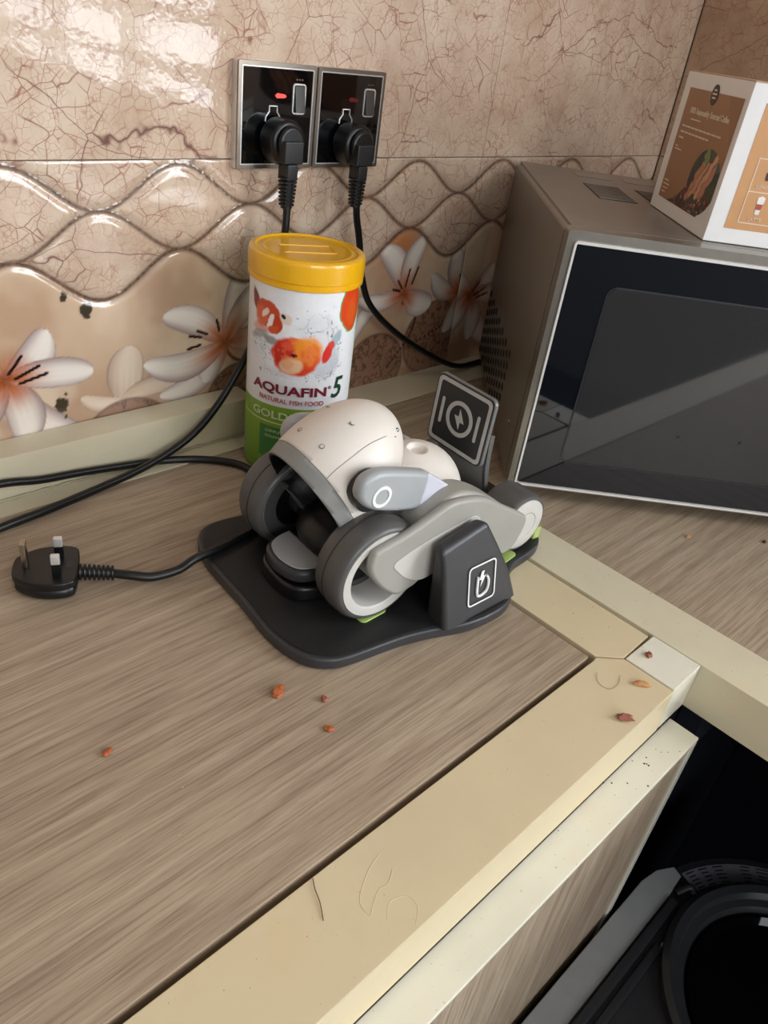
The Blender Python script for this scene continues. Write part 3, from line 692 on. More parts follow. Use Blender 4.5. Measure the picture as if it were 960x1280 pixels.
def wall_plug(label, cx, cz, cord, off):
    t = thing('power_cord', label, 'power cord', (cx, -.0096, cz))
    out = []
    for k in range(40):
        a = 2 * PI * k / 40; r = .0190
        x, z = r * math.cos(a), r * math.sin(a)
        if z < 0: x *= 1.0 + .0 * z; z = max(z * 1.1, -.0195)
        out.append((x, z))
    prism('plug_body', out, -.0235, -.0010, M_black, t, axis='y', bev=.004)
    prism('plug_back', [(p[0] * .72 + off * .4, p[1] * .72 + .001) for p in out], -.0290, -.0236, M_black, t, axis='y', bev=.003)
    b = mb_join(box_bm(off - .0105, off + .0105, -.0340, -.0160, -.016, .0030, .0015), box_bm(off - .0060, off + .0060, -.033, -.0180, -.030, -.0161, .0015))
    bobj('cord_grip', b, pm('plug_grip', rgb(28, 28, 29), .4), t)
    g = bmesh.new()
    for k in range(8):
        z = -.0295 - k * .0033; rr = .0080 - k * .0002
        g = mb_join(g, prism_bm(rrect(off - rr, off + rr, -.0256 - rr * .8, -.0256 + rr * .8, .003), z, z + .0021, 'z', .0004, 1))
    g = mb_join(g, tube_bm([(off, -.0256, -.027), (off, -.0256, -.055)], .0054, 12))
    bobj('strain_relief', g, M_rubber, t)
    L = [(p[0] - cx, p[1] + .0096, p[2] - cz) for p in cord]
    tube('cord', L, .0036, M_rubber, t, n=10, seg=14)
    return t
pa = (.0985, .2835)
wall_plug('black mains lead from left socket, dropping behind the can and crossing the worktop', pa[0], pa[1],
          [(.0975, -.0352, .236), (.0968, -.0350, .205), (.090, -.034, .165), (.0715, -.0360, .118), (.0528, -.0415, .0933), (.0428, -.0420, .0783), (.020, -.0430, .0487), (-.0074, -.0445, .0247),
           (-.0411, -.0493, .0125), (-.0784, -.0555, .0065), (-.1209, -.062, .0042), (-.168, -.0706, .004), (-.2098, -.0763, .004), (-.27, -.088, .004), (-.36, -.12, .004), (-.5, -.13, .004), (-1.2, -.14, .004), (-2.05, -.16, .004)], -.002)
pb = (.1858, .2810)
wall_plug('black mains lead from right socket, curving down behind the microwave', pb[0], pb[1],
          [(.1848, -.0352, .235), (.190, -.033, .215), (.1999, -.030, .1907), (.2111, -.030, .1473), (.2311, -.030, .1134), (.2843, -.030, .0719), (.3588, -.030, .0298), (.405, -.029, .0105), (.445, -.025, .0048), (.50, -.022, .0045)], -.002)
tag(tube('cable', [(-2.05, -.060, .005), (-1.2, -.050, .010), (-.60, -.041, .024), (-.33, -.040, .030), (-.25, -.0380, .024), (-.1924, -.038, .0203), (-.1595, -.038, .0139), (-.1236, -.0385, .0105), (-.085, -.0395, .0062), (-.0476, -.0453, .0040), (-.0137, -.0619, .004), (.0100, -.0850, .004), (.0165, -.105, .004), (.020, -.13, .004), (.03, -.155, .004), (.06, -.158, .004)], .0036, M_rubber, n=10, seg=14),
    'black cable lying along the cream ledge, ending by the can foot', 'cable')

# dock lead with the upturned three-pin plug
PL = thing('power_cord', 'black lead with upturned three-pin plug lying left of the charging dock', 'power cord', (-.2055, -.1586, 0), math.radians(-29.4))
op = spline([(-.0245, -.008), (-.0245, .008), (-.020, .0150), (-.008, .0225), (.006, .0245), (.0165, .0225), (.0205, .0150), (.0205, -.0150), (.0165, -.0225), (.006, -.0245), (-.008, -.0225), (-.020, -.0150)], 5)
prism('plug_base', op, .0105, .0165, M_black, PL, bev=.0012)
prism('plug_cover', [(p[0] * .97, p[1] * .97) for p in op], .0006, .0108, M_black, PL, bev=.0040)
box('earth_pin', (-.0175, -.0135, -.0042, .0042, .0166, .0385), M_brass, PL, bev=.0009)
for s in (-1, 1):
    p = box('live_pin', (.0035, .0099, s * .0111 - .0021, s * .0111 + .0021, .0255, .0335), M_chrome, PL, bev=.0008)
    box('pin_sleeve', (.0036, .0098, s * .0111 - .0020, s * .0111 + .0020, .0166, .0256), M_rubber, p)
box('rating_mark', (.0125, .0165, -.004, .004, .0165, .01665), pm('mark', rgb(50, 48, 48), .6), PL)
g = tube_bm([(.019, 0, .0088), (.045, -.0015, .0075)], .0042, 12)
for k in range(8):
    x = .0215 + k * .0033; g = mb_join(g, lathe_bm([(.0, -.0009), (.0062 - .0001 * k, -.0009), (.0066 - .0001 * k, 0), (.0062 - .0001 * k, .0009), (0, .0009)], 16, 'x', (x, -.0002 * k, .0086 - .0002 * k)))
bobj('strain_relief', g, M_rubber, PL)
ca, sa = math.cos(math.radians(29.4)), math.sin(math.radians(29.4))
def toPL(p): x, y = p[0] + .2055, p[1] + .1586; return (x * ca - y * sa, x * sa + y * ca, p[2])
tube('cord', [(.040, -.0012, .0077)] + [toPL(p) for p in ((-.158, -.1905, .0065), (-.1441, -.1993, .0045), (-.1250, -.2050, .0065), (-.1130, -.2075, .0125), (-.0990, -.2085, .0150), (-.0850, -.2080, .0152), (-.071, -.2054, .0152), (-.0575, -.203, .0150), (-.040, -.198, .0148))], .0036, M_rubber, PL, n=10, seg=14)

# ================================================================ FISH FOOD CAN
CN = thing('food_can', 'tall yellow-lidded fish food tub with goldfish label, standing behind the robot', 'tub', (.0744, -.0969, .0006))
lathe('tub', [(0, 0), (.0475, 0), (.0492, .0015), (.0494, .190), (.0470, .192), (0, .192)], pm('green_tub_plastic', rgb(120, 150, 40), .4), CN, 96)
RL = .0498; PH0 = math.radians(-130.1)
Sg, Zg = np.meshgrid(np.linspace(-PI * RL, PI * RL, 720), np.linspace(.004, .1885, 340), indexing='ij')
lab = np.ones(Sg.shape + (3,)) * np.array(rgb(238, 238, 240))
# water splash: thin grey contour lines
n1 = fbm(Sg * 70 + 5, Zg * 70, 4)
reg = np.exp(-(((Sg - .016) / .026) ** 2 + ((Zg - .148) / .022) ** 2)) + .9 * np.exp(-(((Sg - .026) / .014) ** 2 + ((Zg - .122) / .018) ** 2)) + .8 * np.exp(-(((Sg + .040) / .018) ** 2 + ((Zg - .128) / .018) ** 2)) + .6 * np.exp(-(((Sg + .01) / .035) ** 2 + ((Zg - .108) / .006) ** 2))
ln = np.maximum(sm(.012, .003, np.abs(n1 - .46)), sm(.010, .002, np.abs(n1 - .55)))
lab = over(lab, sm(.35, .8, reg) * .28, rgb(176, 182, 188)); lab = over(lab, sm(.35, .7, reg) * ln * .9, rgb(96, 100, 102))
dots = (vn(Sg * 260, Zg * 260) > .93) * sm(.12, .5, reg); lab = over(lab, dots * .7, rgb(110, 112, 112))
wx_ = .0050 * (fbm(Sg * 110 + 9, Zg * 110, 3) - .5); wz_ = .0050 * (fbm(Sg * 110, Zg * 110 + 40, 3) - .5)
def blob(cx, cz, rx, rz, c, rot=0, soft=.08, amt=1.):
    global lab
    dx, dz = Sg - cx + wx_, Zg - cz + wz_; ca_, sa_ = math.cos(rot), math.sin(rot)
    u, v = dx * ca_ + dz * sa_, -dx * sa_ + dz * ca_
    lab = over(lab, amt * sm(1 + soft, 1 - soft, np.hypot(u / rx, v / rz)), c)
tx = fbm(Sg * 200, Zg * 200, 3)
# upper fish: fins, body, white saddle, eye
blob(-.0480, .168, .005, .011, rgb(132, 58, 44), .5, .2); blob(-.038, .148, .013, .006, rgb(226, 150, 128), .35, .3, .8)
blob(-.0330, .160, .0150, .0115, rgb(206, 76, 42), -.45); blob(-.041, .156, .007, .009, rgb(226, 104, 66), .2, .3, .9)
blob(-.0300, .155, .0030, .0075, rgb(248, 238, 230), -.3, .15); blob(-.0360, .160, .0022, .0060, rgb(246, 226, 212), -.7, .2, .9)
blob(-.0225, .153, .0045, .0085, rgb(196, 62, 26), .1, .15); blob(-.0265, .148, .005, .004, rgb(214, 84, 44), 0, .2)
blob(-.0150, .1590, .0055, .0048, rgb(232, 212, 196), -.3, .2); blob(-.0165, .1605, .0020, .0020, rgb(40, 28, 28), 0, .1)
blob(-.042, .139, .011, .004, rgb(136, 134, 130), .4, .4, .7); blob(-.028, .137, .008, .004, rgb(92, 88, 84), -.2, .4, .7)
# lower fish seen head on, with a pale tail to the right
blob(.0230, .119, .0100, .0110, rgb(206, 208, 212), .3, .3, .9); blob(.0330, .142, .0045, .0090, rgb(160, 178, 188), -.5, .2, .9); blob(.0330, .124, .0055, .0100, rgb(196, 200, 204), .2, .3, .8)
blob(.0255, .1310, .0045, .0095, rgb(218, 48, 40), -.35, .15); blob(.0290, .1380, .0035, .0040, rgb(222, 66, 48), 0, .2)
blob(-.0040, .1260, .0225, .0180, rgb(222, 66, 34)); blob(.0060, .1330, .0135, .0125, rgb(242, 150, 44), .2, .25, .9); blob(.0090, .1270, .0100, .0105, rgb(232, 98, 40), 0, .3, .8)
blob(-.0150, .1280, .0100, .0130, rgb(204, 38, 30), 0, .2, .85); blob(-.0120, .1355, .0060, .0045, rgb(232, 90, 60), .3, .3, .8); blob(-.0075, .1165, .0105, .0072, rgb(236, 198, 160), .15, .2, .95)
blob(-.0110, .1195, .0060, .0050, rgb(226, 150, 110), 0, .3, .6); blob(-.0065, .1265, .0024, .0022, rgb(120, 24, 22), 0, .3); blob(-.0065, .1265, .0012, .0012, rgb(30, 16, 16), 0, .2)
fm_ = (np.hypot((Sg + .004) / .0215, (Zg - .126) / .0172) < 1) & (tx > .56); lab = over(lab, fm_ * .25, rgb(255, 170, 90))
# round slice badge
blob(.0520, .171, .0170, .0245, rgb(90, 160, 74), 0, .03); blob(.0520, .171, .0155, .0230, rgb(224, 70, 30), 0, .03); blob(.0530, .164, .008, .012, rgb(232, 104, 36), 0, .6, .7)
lab = over(lab, sm(.010, .002, np.abs(tx - .5)) * (np.hypot((Sg - .052) / .0155, (Zg - .171) / .023) < .9) * .5, rgb(150, 30, 14))
# green lower half and edge strip
gz = .0748 + .0005 * np.cos(Sg * 40); gr = sm(gz + .0004, gz - .0004, Zg)
lab = over(lab, gr, rgb(132, 170, 50)); lab = over(lab, gr * sm(.06, .01, Zg) * .5, rgb(84, 128, 40))
lab = over(lab, gr * (np.abs(Zg - .0575) < .0004), rgb(214, 226, 180))
bx_ = (Sg > -.036) & (Sg < .036) & (Zg < .0530) & (Zg > .02); lab = over(lab, bx_ * .9, rgb(46, 122, 58))
lab = over(lab, (np.abs(Sg) > .0705) * 1., rgb(150, 178, 60)); lab = over(lab, (np.abs(np.abs(Sg) - .070) < .0006) * .8, rgb(110, 140, 60))
ph = PH0 + Sg / RL
P = np.stack([RL * np.cos(ph), RL * np.sin(ph), Zg], -1)
lo = link('label', grid_mesh('label', P, lab), vcol('label_ink', .33), CN, sharp=None); lo.data.polygons.foreach_set('use_smooth', [True] * len(lo.data.polygons))
def can_text(s, z, s0, s1, size, mat, h=None, bold=0, name='lettering', skew=0):
    me = text_mesh(s, size, bold, .00012)
    xs = [v.co.x for v in me.vertices]; ys = [v.co.y for v in me.vertices]; x0, x1, y0, y1 = min(xs), max(xs), min(ys), max(ys)
    k = (s1 - s0) / (x1 - x0); ky = (h / (y1 - y0)) if h else k
    for v in me.vertices:
        x = s0 + (v.co.x - x0) * k + skew * (v.co.y - y0) * ky; zz = z + (v.co.y - y0) * ky; r = RL + .0007 + v.co.z; a = PH0 + x / RL
        v.co = (r * math.cos(a), r * math.sin(a), zz)
    return link(name, me, mat, CN, sharp=None)
M_red = pm('crimson_ink', rgb(126, 22, 46), .4); M_dg = pm('dark_green_ink', rgb(16, 66, 44), .4); M_pk = pm('red_ink', rgb(186, 50, 64), .4)
M_pg = pm('pale_green_ink', rgb(206, 222, 176), .4)
can_text('AQUAFIN', .0868, -.0470, .0275, .012, M_red, .0108, .00035)
can_text('®', .0950, .0290, .0325, .004, M_red, .0034)
can_text('5', .0850, .0330, .0440, .02, M_dg, .0205, .0003, skew=.18)
can_text('NATURAL FISH FOOD', .0795, -.0375, .0255, .006, M_pk, .0046)
can_text('GOLDFISH', .0620, -.0455, .0200, .01, M_pg, .0080, .0002)
can_text('COMPLETE FOOD FOR', .0475, -.0290, .0120, .004, M_pg, .0026)
can_text('COLDWATER FISH', .0420, -.0290, .0060, .004, M_pg, .0026)
M_lid = pm('yellow_lid_plastic', rgb(238, 178, 16), .3, var=.04, coat=.5)
lathe('lid', [(.0508, .1850), (.0516, .1858), (.0516, .1885), (.0506, .1893), (.0506, .1905), (.0520, .1915), (.0522, .2055), (.0512, .2085), (.0490, .2098), (.0462, .2100), (.0448, .2086), (.0415, .2084), (.0400, .2092), (.0385, .2092), (.0372, .2084), (0, .2084)], M_lid, CN, 96)
text_flat('lid_mark', '▭', .03, M_lid, CN, (-.012, -.006, .2083), (.77, -.64, 0), (.64, .77, 0)) if False else None
rframe('embossed_outline', -.024, .024, -.012, .012, .0009, .002, .2084, .2090, M_lid, CN).rotation_euler = (0, 0, math.radians(-25))

# ================================================================ CHARGING DOCK   (x = robot forward, y = robot left)
AL = math.pi - .09
OX, OY = -.0338, -.273
DK = thing('charging_dock', 'charcoal plastic charging dock with upright icon sign, under the robot', 'charging dock', (OX, OY, .0004), AL)
half = [(.0745, 0), (.0765, .037), (.0735, .061), (.0665, .077), (.054, .0875), (.038, .0920), (-.003, .0955), (-.030, .1010), (-.055, .1085), (-.080, .1110), (-.1050, .1080), (-.1230, .0970), (-.134, .0830), (-.150, .0730), (-.172, .0690), (-.191, .0640), (-.205, .0530), (-.2120, .036), (-.213, 0)]
far = [(.0745, -.030), (.0735, -.060), (.0680, -.082), (.0560, -.0980), (.0360, -.1020), (.0, -.0990), (-.030, -.1010), (-.055, -.1085), (-.080, -.1110), (-.1050, -.1080), (-.1230, -.0970), (-.134, -.0830), (-.150, -.0730), (-.172, -.0690), (-.191, -.0640), (-.205, -.0530), (-.2120, -.036)]
pts = spline(half + far[::-1], 4)
prism('base_plate', pts, 0, .0098, M_dock, DK, bev=.0022)
prism('base_mat', [(p[0] * .975 - .002, p[1] * .972) for p in pts], .0099, .0106, M_dockd, DK)
def tower(s):
    # outer face outline (x, z) leaning inwards with height
    lo = [(-.0360, .1075), (-.1200, .1035), (-.1160, .0790), (-.0380, .0830)]
    hi = [(-.0310, .0925), (-.0800, .0905), (-.0760, .0790), (-.0350, .0810)]
    b = bmesh.new(); L = [(0, lo), (.35, None), (.7, None), (1, hi)]; rings = []
    for t, _ in L:
        ring = []
        for i in range(4):
            e_ = t ** (1.0 if i in (0, 3) else 1.35)
            x = lo[i][0] * (1 - e_) + hi[i][0] * e_; y = lo[i][1] * (1 - t) + hi[i][1] * t
            ring.append(b.verts.new((x, s * y, .0095 + t * .0745)))
        rings.append(ring)
    for A_, B_ in zip(rings, rings[1:]):
        for i in range(4): b.faces.new((A_[i], A_[(i + 1) % 4], B_[(i + 1) % 4], B_[i]))
    b.faces.new(rings[0]); b.faces.new(rings[-1])
    bmesh.ops.recalc_face_normals(b, faces=b.faces)
    for v in b.verts:       # top slopes down towards the rear
        if v.co.z > .08: v.co.z -= .0055 * ((v.co.x + .070) / .025)
    bmesh.ops.bevel(b, geom=[e for e in b.edges if max(v.co.z for v in e.verts) > .02], offset=.0045, segments=4, profile=.5, affect='EDGES', clamp_overlap=True)
    return bobj('side_tower', b, M_dock, DK, sharp=50)
tow = tower(1); tower(-1)
# power badge on the near tower's outer face
f0, f1 = Vector((-.036, .1075, .0095)), Vector((-.120, .1035, .0095)); ft = Vector((-.0310, .0925, .084))
fx = Vector((-1, -.0476, 0)).normalized(); fz = (Vector((0, ft.y - f0.y, .0745))).normalized(); fn = fz.cross(fx); fn = -fn if fn.y < 0 else fn
def on_tower(name, bmsh, org):
    m = Matrix((fx.to_4d(), fz.to_4d(), fn.to_4d(), (0, 0, 0, 1))).transposed(); m = Matrix.Translation(org) @ Matrix(((fx.x, fz.x, fn.x, 0), (fx.y, fz.y, fn.y, 0), (fx.z, fz.z, fn.z, 0), (0, 0, 0, 1)))
    bmesh.ops.transform(bmsh, matrix=m, verts=bmsh.verts); return bobj(name, bmsh, M_white, tow, sharp=None)
def sk(l, k=.10): return [(p[0] + k * 0 * p[1], p[1] - k * 0 * p[0]) for p in l]
org = Vector((-.0750, .0998 + .0009, .0375)) + fn * .0002
o1 = rrect(-.0155, .0155, -.0170, .0170, .004); o2 = rrect(-.0143, .0143, -.0158, .0158, .003)
on_tower('badge_outline', loop_bm((o1, o2), 0, 0, .0004), org)
o1 = spline([(-.0050, .0065), (-.0050, -.0095), (.0040, -.0095), (.0070, -.0050), (.0070, .0010), (.0045, .0050)], 5, False)
g = tube_bm([(p[0], p[1], .0002) for p in o1], .0011, 6)
on_tower('badge_letter', g, org)
on_tower('badge_bolt', prism_bm([(-.0010, .0100), (.0020, .0100), (.0008, .0055), (.0035, .0055), (-.0020, -.0030), (-.0005, .0030), (-.0032, .0030)], 0, .0004), org)
prism('chin_rest', spline([(.048, 0), (.044, .022), (.028, .030), (.010, .028), (.004, 0), (.010, -.028), (.028, -.030), (.044, -.022)], 4), .0107, .0245, M_black, DK, bev=.003)
for x, y, a in ((.001, .058, .1), (-.146, .058, .2), (.001, -.058, -.1), (-.146, -.058, -.2)):
    prism('wheel_pad', rrect(-.013, .013, -.0100, .0110, .004), .0107, .0122, M_green, DK, loc=(x, y, 0), rot=(0, 0, a), bev=.0006)
prism('rear_stop', rrect(-.0045, .0045, -.006, .006, .002), .0107, .0230, M_green, DK, loc=(-.1960, .0510, 0), bev=.001)
prism('rear_stop', rrect(-.0045, .0045, -.006, .006, .002), .0107, .0230, M_green, DK, loc=(-.1900, -.0500, 0), bev=.001)
# sign at the rear: plate facing forward on a curved bracket
sgt = Matrix.Translation((-.1405, -.0125, .1105)) @ Matrix.Rotation(math.radians(-3), 4, 'Y')
def sgn(name, b, m, par):
    bmesh.ops.transform(b, matrix=sgt, verts=b.verts); return bobj(name, b, m, par)
sp = sgn('sign_plate', prism_bm(rrect(-.0345, .0345, -.0315, .0315, .006), -.004, 0, 'x', .0008), pm('sign_edge_grey', rgb(120, 120, 118), .35, .3), DK)
sgn('sign_face', prism_bm(rrect(-.0335, .0335, -.0305, .0305, .0055), .0001, .0005, 'x'), pm('sign_black', rgb(34, 34, 35), .4), sp)
M_si = pm('sign_silver_ink', rgb(176, 176, 172), .4)
o1 = rrect(-.0322, .0322, -.0292, .0292, .005); o2 = rrect(-.0288, .0288, -.0258, .0258, .003)
sgn('sign_border', loop_bm((o1, o2), 0, .0006, .0009, 'x'), M_si, sp)
def circ(r, n=48, cx=0, cy=0): return [(cx + r * math.cos(2 * PI * k / n), cy + r * math.sin(2 * PI * k / n)) for k in range(n)]
sgn('sign_ring', loop_bm((circ(.0158), circ(.0120)), 0, .0006, .0009, 'x'), M_si, sp)
for yy in (-.0222, .0212): sgn('sign_bar', prism_bm(rrect(yy - .0016, yy + .0016, -.0120 , .0120, .0015), .0006, .0009, 'x'), M_si, sp)
sgn('sign_bolt', prism_bm([(-y_, z_) for y_, z_ in [(.0010, .0090), (.0012, .0020), (.0062, .0020), (-.0012, -.0090), (-.0012, -.0022), (-.0062, -.0022)]], .0006, .0009, 'x'), M_si, sp)
# bracket sheet
prof = spline([(-.1450, .110), (-.1456, .092), (-.1480, .072), (-.1540, .052), (-.1640, .034), (-.1780, .018), (-.1860, .0108)], 6, False)
def sheet(y0, y1, th, name, m):
    outl = [tuple(p) for p in prof] + [(p[0] - th, p[1] - th * .3) for p in prof[::-1]]
    return bobj(name, prism_bm(outl, y0, y1, 'y', 0), m, DK, sharp=40)
sheet(-.036, .018, .0040, 'sign_bracket', M_rim); sheet(.0182, .0215, .0050, 'bracket_rib', pm('bracket_grey', rgb(104, 104, 102), .35, .3)); sheet(-.0395, -.0362, .0050, 'bracket_rib', M_rim)
prism('bracket_foot', rrect(-.205, -.165, -.046, .028, .006), .0107, .030, M_blackg, DK, bev=.003)

# ================================================================ ROBOT
RB = thing('pet_robot', 'white and grey wheeled pet robot lying head-down on the charging dock', 'robot', (OX, OY, .0004), AL)
HC = Vector((.0054, 0, .0983)); PHd = .8731; HA, HB, HCc = .0441, .045, .0684; NV = Vector((math.cos(.5144), 0, -math.sin(.5144)))
def head_m(k=1.):      # ellipsoid axes: a along (cos ph, 0, sin ph), c along (-sin ph, 0, cos ph)
    cp, sp_ = math.cos(PHd), math.sin(PHd)
    return Matrix.Translation(HC) @ Matrix(((cp, 0, -sp_, 0), (0, 1, 0, 0), (sp_, 0, cp, 0), (0, 0, 0, 1))) @ Matrix.Diagonal((HA * k, HB * k, HCc * k, 1))
def cut_shell(d0, d1, k_out, k_in, name, mat, keep='between', cap=False):
    b = bmesh.new(); bmesh.ops.create_uvsphere(b, u_segments=96, v_segments=64, radius=1); bmesh.ops.transform(b, matrix=head_m(k_out), verts=b.verts)
    geom = lambda: b.verts[:] + b.edges[:] + b.faces[:]
    if d1 is not None: bmesh.ops.bisect_plane(b, geom=geom(), plane_co=NV * d1, plane_no=NV, clear_outer=True)
    if d0 is not None: bmesh.ops.bisect_plane(b, geom=geom(), plane_co=NV * d0, plane_no=NV, clear_inner=True)
    o = bobj(name, b, mat, RB, sharp=None); me = o.data; me.polygons.foreach_set('use_smooth', [True] * len(me.polygons))
    if k_in:
        md = o.modifiers.new('thickness', 'SOLIDIFY'); md.thickness = k_in; md.offset = -1
    return o
hd = cut_shell(None, -.0329, 1., .0012, 'head_shell', M_shell)
cut_shell(-.0326, -.0213, 1.002, .0010, 'head_rim', M_rim)
cut_shell(-.0330, -.0214, .966, .0008, 'rim_liner', M_black)
seam = [(.0301, .0307, .1195), (.0226, .031, .1254), (.0101, .0314, .1326), (-.0039, .0304, .1383), (-.0192, .0289, .1404), (-.0377, .0231, .138)]
tube('shell_seam', [tuple(Vector(p) - (Vector(p) - HC).normalized() * .0001) for p in seam], .00035, pm('seam_grey', rgb(150, 142, 134), .6), hd, seg=6)
tube('shell_seam', [(p[0], -p[1], p[2]) for p in [tuple(Vector(p) - (Vector(p) - HC).normalized() * .0001) for p in seam]], .00035, _pm['seam_grey'], hd, seg=6)
M_dent = pm('recess_brown', rgb(128, 116, 106), .6)
for p in ((.0243, .015, .1361), (-.0005, .0144, .1483), (.0251, -.0113, .1369), (-.0008, -.0143, .1484)):
    n = (Vector(p) - HC).normalized(); q = n.to_track_quat('Z', 'Y').to_matrix().to_4x4()
    b = lathe_bm([(0, -.0006), (.0010, -.0004), (.0016, .0002), (.0019, .0003), (.0021, -.0002)], 20)
    bmesh.ops.transform(b, matrix=Matrix.Translation(Vector(p)) @ q, verts=b.verts); bobj('microphone_hole', b, M_dent, hd, sharp=60)
b = bmesh.new()
for k in range(7):
    p = Vector((-.0349 + random.uniform(-.004, .004), .0245 + random.uniform(-.004, .004), .1387)); dv = p - HC
    m = head_m().inverted() @ p; m = m.normalized(); p = head_m() @ m
    bb = ellipsoid_bm(p, (.0007, .0005 + .0008 * random.random(), .0004), nu=8, nv=6); b = mb_join(b, bb)
bobj('scuff_marks', b, pm('scuff', rgb(70, 62, 56), .8), hd)
# face: glossy black screen inside the rim and lower jaw
b = bmesh.new(); bmesh.ops.create_uvsphere(b, u_segments=64, v_segments=48, radius=1); bmesh.ops.transform(b, matrix=head_m(.925), verts=b.verts)
bmesh.ops.bisect_plane(b, geom=b.verts[:] + b.edges[:] + b.faces[:], plane_co=NV * -.030, plane_no=NV, clear_outer=True)
geo = [e for e in b.edges if e.is_boundary]; bmesh.ops.contextual_create(b, geom=geo)
bobj('face_screen', b, M_blackg, RB, sharp=30)
b = ellipsoid_bm((-.010, 0, .0480), (.032, .034, .0200)); bobj('jaw', b, M_black, RB, sharp=60)
ch = spline([(.0480, 0), (.0430, .0190), (.0300, .0270), (.0100, .0300), (-.0150, .0300), (-.0150, -.0300), (.0100, -.0300), (.0300, -.0270), (.0430, -.0190)], 5)
prism('chin', ch, .0262, .0372, M_dock, RB, bev=.0035)
prism('chin_panel', [(.0176, .0262), (.0176, -.0262)] + [tuple(p) for p in spline([(.0176, -.0262), (.0300, -.0235), (.0400, -.0165), (.0440, 0), (.0400, .0165), (.0300, .0235), (.0176, .0262)], 5, False)][1:-1], .0373, .0384, M_ear, RB, bev=.0004)
prism('chin_glass', rrect(-.013, .0172, -.0262, .0262, .003), .0373, .0390, M_blackg, RB, bev=.0006)
# ears on both sides
ear = [(.0215, .1170), (.0196, .1272), (.0121, .1322), (-.0004, .1322), (-.0310, .1240), (-.0420, .1185), (-.0400, .1050), (-.0370, .0925), (-.0215, .0935), (.0016, .1002), (.0147, .1074)]
def shift(p, dx, dz): return [(a + dx, c_ + dz) for a, c_ in p]
for s in (1, -1):
    eo = 0 if s > 0 else .0145     # the far ear sits closer in
    lathe('ear_axle', [(0, 0), (.015, 0), (.015, .010 * s), (0, .010 * s)], M_black, RB, 40, 'y', (.004, s * (.0405 - eo), .112))
    e_ = prism('ear', spline(ear, 5), s * (.0470 - eo), s * (.0590 - eo), M_ear, RB, axis='y', bev=.0050, seg=5, sharp=60)
    tip = [(-.0415, .1186), (-.0500, .1140), (-.0630, .1050), (-.0670, .1010), (-.0600, .0960), (-.0375, .0926), (-.0400, .1050)]
    prism('ear_light', spline(tip, 4), s * (.0485 - eo), s * (.0570 - eo), M_eartip, e_, axis='y', bev=.0030, seg=4, sharp=60)
    lathe('ear_ring', [(.0060, s * .0585), (.0060, s * .0597), (.0084, s * .0597), (.0084, s * .0585)], M_white, e_, 48, 'y', (.0025, -s * eo, .1135), close=True)
# torso hump with the round recess
tb = bmesh.new(); bmesh.ops.create_uvsphere(tb, u_segments=144, v_segments=96, radius=1)
bmesh.ops.transform(tb, matrix=Matrix.Translation((-.0780, 0, .0600)) @ Matrix.Rotation(.2, 4, 'Y') @ Matrix.Diagonal((.0500, .0420, .0460, 1)), verts=tb.verts)
dc = Vector((-.0790, .004, .1075))
for v in tb.verts:
    dd = (v.co - dc).length
    if dd < .0085: v.co.z -= .0045 * min(1, (1 - dd / .0085) * 3)
bobj('torso', tb, M_shell, RB, sharp=70)
bobj('underbody', mb_join(ellipsoid_bm((-.075, 0, .042), (.080, .040, .022)), box_bm(-.15, .0, -.028, .028, .024, .05, .006)), M_black, RB, sharp=60)
# legs
leg = [(.0188, .0682), (.0166, .0786), (.0104, .0820), (-.0123, .0873), (-.0314, .0941), (-.0511, .1012), (-.0713, .1000), (-.0913, .0942), (-.1148, .0805), (-.1364, .0679), (-.1472, .0591), (-.1443, .0439), (-.1355, .0313), (-.1194, .0300), (-.085, .0330), (-.0410, .0396), (-.0265, .0352), (-.0120, .0326), (.0020, .0421), (.0142, .0571)]
lego = spline(leg, 5)
inner = [(-.030, .0880), (-.0440, .0960), (-.0590, .1030), (-.0740, .1020), (-.0930, .0940), (-.1150, .0800), (-.1300, .0660), (-.1300, .0450), (-.1150, .0350), (-.06, .0400), (-.035, .050), (-.026, .068)]
ins_ = [(-.0025, .0640), (-.0100, .0690), (-.0375, .0765), (-.0695, .0820), (-.0805, .0828), (-.0870, .0740), (-.0795, .0500), (-.0450, .0415), (-.0300, .0408), (-.0160, .0482), (-.0060, .0582)]
